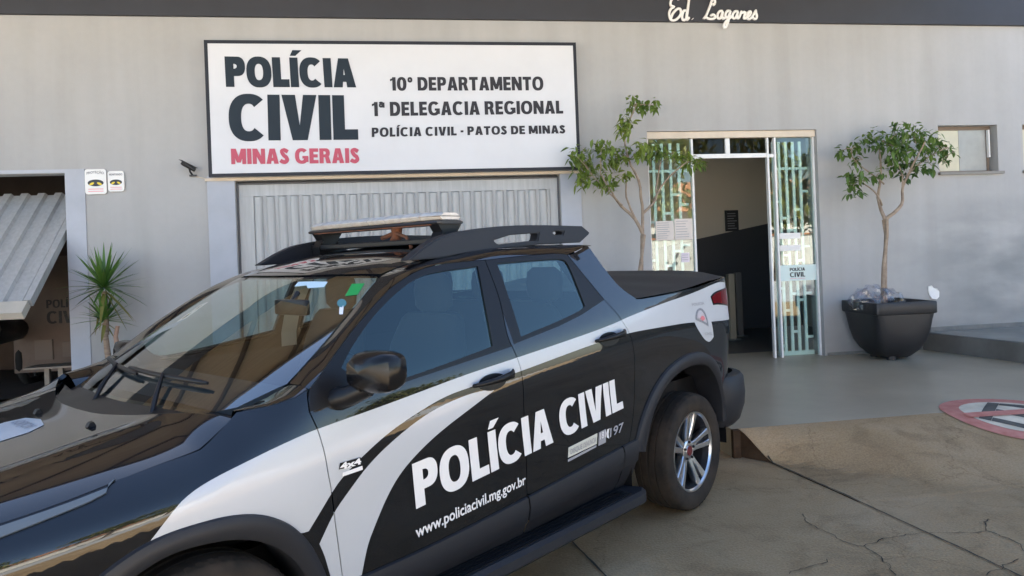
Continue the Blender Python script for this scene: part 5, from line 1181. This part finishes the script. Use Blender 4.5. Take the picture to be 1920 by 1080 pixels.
# cowl and wipers
rows = []
for i in range(33):
    v = -.74+1.48*i/32; av = abs(v); uh = float(np.interp(av, [0, .25, .443, .579, .788], [-.06, -.055, .02, .095, .14])); ug = .07+.22*v*v
    rows.append([V3(uh, v, HOOD(uh, v)-.030), V3((uh+ug)/2, v, min(WR(ug, v), HOOD(uh, v))-.012), V3(ug+.03, v, WR(ug+.03, v)-.006)])
b = MB(); b.loft(rows); b.build('cowl', M_SATIN, tk, smooth=50)
def wiper(v0, v1, u_off):
    b = MB(); L = []
    for i in range(15):
        t = i/14; v = v0+(v1-v0)*t; u = .185+.22*v*v+u_off*t; p, n = TW(u, v, .022); L.append(V3(*p))
    b.tube(L, [.006]+[.010]*13+[.006], 6); wo_ = b.build('wiper', M_SATIN, tk, smooth=60)
    b = MB(); m_ = v0*.55+v1*.45; p, n = TW(.185+.22*m_*m_+u_off*.45, m_, .030); va = v0-.10*(1 if v1 < v0 else -1); q, n2 = TW(.03+.22*va*va, va, -.006); mid = (p*.4+q*.6)+Vector((0, 0, .012))
    b.tube([V3(*q), V3(*mid), V3(*p)], [.009, .010, .007], 8); b.build('wiper_arm', M_SATIN, wo_, smooth=60)
wiper(.46, -.16, .02); wiper(-.02, -.62, .03)
# windscreen
side_ = smooth_line(sorted(D['ws_side'][::-1]), .04)
half = [(.055, 0), (.065, .2), (.095, .4), (.15, .56), (.22, .66)]+side_[0:-1]+[(.905, .572)]
topc = [(.83+.25*v*v-.0, v) for v in np.linspace(.54, 0, 10)]
half = smooth_line(half[:5], .04)[:-1]+half[4:]+topc
ol = half[:-1]+[(half[-1][0], 0)]+[(u, -v) for u, v in half[::-1][1:-1]]
ws = panel('windscreen', ol, TW, [M_WS], tk, rim=0, inset=.004, h=.05)
for nm_, k, m_ in (('green_sticker', 'ws_green', M_GREENST), ('pale_sticker', 'ws_white', M_PALEST), ('round_sensor', 'ws_round', M_TEALST), ('paper_tag', 'ws_tag', M_WHITE)):
    panel(nm_, D[k], TW, [m_], ws, off=.002, rim=0, inset=0, h=.03)
# roof
fr = [(.845+.25*v*v, v) for v in np.linspace(0, .56, 12)]; ol = fr+[(1.0, .575), (1.5, .577), (2.05, .577), (2.15, .575)]+[(2.24-.28*v*v, v) for v in np.linspace(.56, 0, 8)]
ol = ol+[(u, -v) for u, v in ol[::-1][1:-1]]
panel('roof', ol, TW, [M_PAINT], tk, rim=.02, inset=.001, h=.06)
# cab back wall with rear window, rear bulkhead
def back(a, c, off=0):  # domain (v,w)
    u = 2.235-.28*a*a*sst(1.3, 1.58, c)+max(0, 1.6-c)*.34; return Vector((u+off, a, c)), Vector((1, 0, .3)).normalized()
ol = [(-.80, 1.1), (.80, 1.1), (.845, 1.30), (.80, 1.40), (.735, 1.50), (.66, 1.565), (.5, 1.595), (0, 1.612), (-.5, 1.595), (-.66, 1.565), (-.735, 1.50), (-.80, 1.40), (-.845, 1.30)]
rw = [(-.56, 1.30), (.56, 1.30), (.50, 1.52), (-.50, 1.52)]
bw = panel('cab_back', ol, back, [M_PAINT], tk, holes=[rw], rim=.02, inset=0, h=.08)
panel('rear_window', rw, back, [M_SIDEG], bw, off=-.004, rim=0, inset=-.004, h=.1)
# cargo bed: cover, tailgate, bumper
bt = sm('bed_top'); tw = lambda u: float(np.interp(u, [p[0] for p in bt]+[3.62], [p[1] for p in bt]+[1.366]))
rows = []
for u in np.linspace(2.33, 3.60, 26):
    vb = min(.85, SG(min(u, 3.6), tw(u)))-.012; row = []
    for t in np.linspace(-1, 1, 33):
        a = abs(t); z = tw(u)+.002+.034*(1-a**6)+.006*(1-a*a)+.003*math.sin(u*16)*(a < .9); row.append(V3(u, vb*t, z))
    rows.append(row)
b = MB(); b.loft(rows); b.loft([[rows[-1][j], (3.625, rows[-1][j][1]*.98, rows[-1][j][2]-.05)] for j in range(33)]); b.build('bed_cover', M_COVER, tk, smooth=40)
rows = []
for w_ in np.linspace(.66, 1.365, 10):
    row = []
    for t in np.linspace(-1, 1, 25):
        v = t*SG(3.62, max(w_, .7)); a = abs(t); row.append(V3(3.62+.10*(1-a**4)+.0*w_, v, w_))
    rows.append(row)
b = MB(); b.loft(rows); tg_ = b.build('tailgate', M_PAINT, tk, smooth=50)
b = MB(); b.box((3.716, -.16, 1.02), (3.735, .16, 1.09), bev=.005); b.build('handle', M_SATIN, tg_)
path = [(3.33, .85), (3.36, .88), (3.44, .905), (3.54, .905), (3.66, .875), (3.76, .80), (3.84, .64), (3.875, .35), (3.88, 0)]
path = smooth_line(path, .05); path = path+[(u, -v) for u, v in path[::-1][1:]]
rows = []
for u, v in path:
    fl_ = sst(3.33, 3.42, u) ; n2 = Vector((u-3.0, v*1.2, 0)).normalized(); k = []
    for w_, o_ in ((.735, -.07), (.725, -.02), (.70, .0), (.60, .008), (.52, .0), (.43, -.03), (.40, -.06), (.40, -.16)):
        w2 = w_ if w_ > .6 else w_+.04*(1-fl_); k.append(V3(u+n2.x*o_*(.3+.7*fl_), v+n2.y*o_, w2))
    rows.append(k)
b = MB(); b.loft(rows); b.build('rear_bumper', M_CLAD, tk, smooth=40)
# front end: grille and bumper (mostly outside the picture)
rows = []
for w_, du, vv in ((.88, .02, .70), (.80, -.02, .76), (.66, -.05, .80), (.55, -.06, .82), (.42, -.04, .82), (.34, .02, .78)):
    rows.append([V3(-.74+du-.13*(1-abs(t)**2.5), vv*t, w_) for t in np.linspace(-1, 1, 31)])
b = MB(); b.loft(rows); fb = b.build('front_bumper', M_PAINT, tk, smooth=50)
b = MB()
for k in range(5): b.box((-.955, -.5, .60+.045*k), (-.90, .5, .615+.045*k))
b.build('grille', M_SATIN, fb)
b = MB(); b.box((-.66, -.60, .36), (3.4, .60, .58)); b.box((.42, -.70, .30), (2.30, .70, .46)); b.box((2.40, -.72, .50), (3.58, .72, .75)); b.box((.45, -.60, .58), (.55, .60, .95)); b.build('underbody', M_SATIN, tk)
# roof light bar
lb = MB(); n_ = 9
def bar_row(v, hu, z0, z1, c=.018): return [V3(1.40+a, v, z) for a, z in ((-hu+c, z0), (hu-c, z0), (hu, z0+c), (hu-.004, z1-c), (hu-.03, z1), (-hu+.03, z1), (-hu+.004, z1-c), (-hu, z0+c))]
b = MB(); vs_ = [-.565, -.555, -.54, .475, .49, .50]; hs2 = [.065, .085, .09, .09, .085, .065]
b.loft([bar_row(v, h_, 1.716, 1.735, .006) for v, h_ in zip(vs_, hs2)], closed=True); b.add(bar_row(-.565, .065, 1.716, 1.735, .006), [tuple(range(8))]); b.add(bar_row(.50, .065, 1.716, 1.735, .006), [tuple(range(8))])
bar = b.build('light_bar', M_PLASTICBLACK, tk, smooth=40)
edges = np.linspace(-.56, .495, 9)
for i in range(8):
    a, c = edges[i]+.002, edges[i+1]-.002
    h0 = .087 if 0 < i else .07; h1 = .087 if i < 7 else .07
    b = MB(); rr0, rr1 = bar_row(a, h0, 1.7365, 1.774 if i else 1.768), bar_row(c, h1, 1.7365, 1.774 if i < 7 else 1.768); b.loft([rr0, rr1], closed=True); b.add(rr0, [tuple(range(8))]); b.add(rr1, [tuple(range(8))]); b.build('lens_module', M_LENS, bar, bevel=.004, smooth=40)
for s_ in (-.50, .455):
    b = MB(); v0, v1 = s_-.02, s_+.02
    for hv in (0,):
        rows = [[V3(1.40+a*k, s_+bb*.055, z) for a, bb in ((-1, -.6), (1, -.6), (1, .6), (-1, .6))] for z, k in ((1.60, .075), (1.64, .075), (1.68, .05), (1.715, .075))]
        b.loft(rows, closed=True)
    for a in (-.05, .05): b.tube([V3(1.40+a, s_+.033, 1.66), V3(1.40+a, s_+.043, 1.66)], .010, 8)
    b.build('bracket', M_SATIN, bar)
b = MB(); b.tube([V3(1.40, .10, 1.716), V3(1.40, .10, 1.67), V3(1.42, .02, 1.64)], [.03, .025, .01], 8); b.tube([V3(1.38, .12, 1.69), V3(1.36, .22, 1.665), V3(1.35, .27, 1.61)], .009, 6); b.tube([V3(1.40, .08, 1.69), V3(1.42, -.04, 1.67)], .012, 6)
b.build('cable_clamp', M_RUST, bar, smooth=50)
b = MB(); b.box((1.318, -.44, 1.711), (1.33, .50, 1.7165)); b.build('rusty_edge', M_RUST, bar)
b = MB(); b.box((1.33, -.585, 1.625), (1.47, .585, 1.652), bev=.006); b.build('cross_bar', M_SATIN, tk)
b = MB(); b.tube([V3(1.06, -.12, WR(1.06, .1)), V3(1.10, -.12, WR(1.1, .1)+.012)], [.03, .02], 10); b.tube([V3(1.08, -.12, WR(1.06, .1)), V3(1.0, -.12, WR(1.0, .1)+.10)], .003, 5)
# interior
b = MB(); b.loft([[V3(u, v, z) for v in np.linspace(-.72, .72, 9)] for u, z in ((.30, .80), (.27, 1.035), (.40, 1.075), (.60, 1.065), (.72, 1.02), (.80, .93), (.78, .60))]); b.build('dashboard', M_INT, tk, smooth=40)
b = MB(); c = Vector((.93, .36, 1.00)); ax = Vector((-.9, 0, -.42)).normalized(); e1 = Vector((0, 1, 0)); e2 = ax.cross(e1)
b.tube([V3(*(c+(e1*math.cos(t)+e2*math.sin(t))*.185)) for t in [2*math.pi*i/36 for i in range(37)]], .016, 8)
for t in (0, math.pi, -math.pi/2): b.tube([V3(*c), V3(*(c+(e1*math.cos(t)+e2*math.sin(t))*.18))], .02, 6)
b.tube([V3(*(c-ax*.01)), V3(*(c+ax*.16))], .06, 10); b.build('steering_wheel', M_SATIN, tk, smooth=60)
def seat(u, v, wd, hr=True):
    root = link(bpy.data.objects.new('seat', None), tk); root.location = (u, -v, 0)
    b = MB(); b.box((-.42, -wd/2, .62), (.12, wd/2, .80), bev=.06); b.build('cushion', M_SEAT, root, smooth=50)
    b = MB(); rows = []
    for z, k, du in ((.74, .9, .05), (.95, 1, .10), (1.15, .97, .155), (1.27, .78, .19), (1.30, .6, .195)):
        rows.append([(du+.055*math.copysign(abs(math.cos(t))**.6, math.cos(t)), k*wd/2*math.copysign(abs(math.sin(t))**.6, math.sin(t)), z) for t in [2*math.pi*i/20 for i in range(20)]])
    b.loft(rows, closed=True); b.add(rows[-1], [tuple(range(20))]); b.build('backrest', M_SEAT, root, smooth=50)
    for hv in ([0] if hr == 1 else [-wd*.33, 0, wd*.33]):
        b = MB(); rows = []
        for z, k in ((1.30, .6), (1.33, .95), (1.40, 1.0), (1.46, .9), (1.485, .6)): rows.append([(.205+.045*k*math.cos(t), hv+.125*k*math.copysign(abs(math.sin(t))**.7, math.sin(t)), z) for t in [2*math.pi*i/18 for i in range(18)]])
        b.loft(rows, closed=True); b.add(rows[-1], [tuple(range(18))]); b.tube([(.20, hv+.04, 1.27), (.20, hv+.04, 1.32)], .008, 6); b.tube([(.20, hv-.04, 1.27), (.20, hv-.04, 1.32)], .008, 6); b.build('headrest', M_SEAT, root, smooth=50)
seat(1.18, .37, .50, 1); seat(1.18, -.37, .50, 1); seat(1.95, 0, 1.30, 3)
for far in SIDES:
    s_ = 1 if far else -1; b = MB()
    rows = [[(u+du, s_*(SG(min(u, 1.42), w_)-.04), w_) for du in (-.05, .05)] for u, w_ in ((1.40, 1.52), (1.375, 1.40), (1.345, 1.28), (1.345, 1.16), (1.36, 1.0))]
    b.loft(rows); b.build('pillar_trim', M_TRIMI, tk)
    b = MB(); b.loft([[(u, s_*(SG(u, 1.06)-.05), 1.08), (u, s_*(SG(u, 1.0)-.07), .95), (u, s_*(SG(u, .9)-.06), .55)] for u in (.5, .9, 1.4, 1.9, 2.2)]); b.build('door_trim', M_INT, tk)
b = MB(); b.loft([[V3(u, v, WR(u, v)-.03) for v in np.linspace(-.56, .56, 7)] for u in (.98, 1.3, 1.7, 2.1)]); b.build('headliner', M_TRIMI, tk)
b = MB(); b.box((.66, -.40, 1.345), (.69, -.17, 1.41), bev=.012); b.tube([V3(.68, .284, 1.40), V3(.72, .26, 1.435)], .012, 6); b.build('interior_mirror', M_SATIN, tk, smooth=50)

# lettering on the doors and shield on the bed
M_WTXT = mat('white_body_letter', (.70, .70, .70), rough=.4)
side_text('lettering', 'POLÍCIA CIVIL', D['txt_main'], GS, M_WTXT, tk, .004, .275, .05)
body_text('lettering', 'www.policiacivil.mg.gov.br', D['txt_www'], GS, M_WTXT, tk, bold=.02, spacing=1.0, sub=1, off=.004)
def decal(poly, m, off=.003, name='decal', parent=None, h=.04): return panel(name, poly, GS, [m], parent or tk, off=off, rim=.001, inset=0, h=h)
bx = decal(D['box_4x4'], M_SATIN, .0035, 'badge'); body_text('lettering', '4x4', D['txt_4x4'], GS, M_WTXT, bx, bold=.04, off=.006)
decal(D['bar_4x4'], M_WTXT, .004, 'badge_bar', bx)
plq = decal(D['plate'], mat('cream_decal', (.55, .55, .48), rough=.5), .0035, 'hotline_decal'); decal(D['plate_sub'], M_GREYPRINT, .0036, 'hotline_line', plq)
def sub(q, s0, t0, s1, t1):
    bl, br, tr, tl = q; f = lambda s, t: tuple((bl[c]*(1-s)+br[c]*s)*(1-t)+(tl[c]*(1-s)+tr[c]*s)*t for c in (0, 1)); return [f(s0, t0), f(s1, t0), f(s1, t1), f(s0, t1)]
body_text('lettering', 'DISQUE', sub(D['plate'], .06, .25, .46, .75), GS, M_GREYPRINT, plq, bold=.01, off=.006)
body_text('lettering', 'DENÚNCIA', sub(D['plate'], .50, .25, .95, .75), GS, M_GREYPRINT, plq, bold=.01, off=.006)
ic = decal(D['ico181'], M_GREYPRINT, .0035, 'hotline_decal'); body_text('lettering', '181', D['txt181'], GS, M_WTXT, ic, bold=.02, off=.006)
body_text('lettering', '197', D['txt197'], GS, M_GREYPRINT, tk, bold=.02, off=.004); decal(D['phone'], M_WTXT, .0035, 'phone_symbol')
sh = panel('shield', D['shield_in'], GS, [mat('shield_grey', (.20, .21, .24), rough=.5, var=.3, scale=60)], tk, holes=[inset_poly(D['shield_in'], .013)], off=.003, rim=.001, inset=0, h=.02); decal(inset_poly(D['shield_in'], .018), mat('shield_pale', (.46, .38, .38), rough=.5, col2=(.40, .43, .50), scale=30), .003, 'shield_field', sh); decal(D['shield_red'], mat('shield_red', (.55, .16, .18), rough=.5), .0045, 'shield_emblem', sh)
body_text('lettering', 'POLÍCIA', D['shield_t1'], GS, M_GREYPRINT, sh, bold=.01, off=.004); body_text('lettering', 'CIVIL', D['shield_t2'], GS, M_GREYPRINT, sh, bold=.01, off=.004)
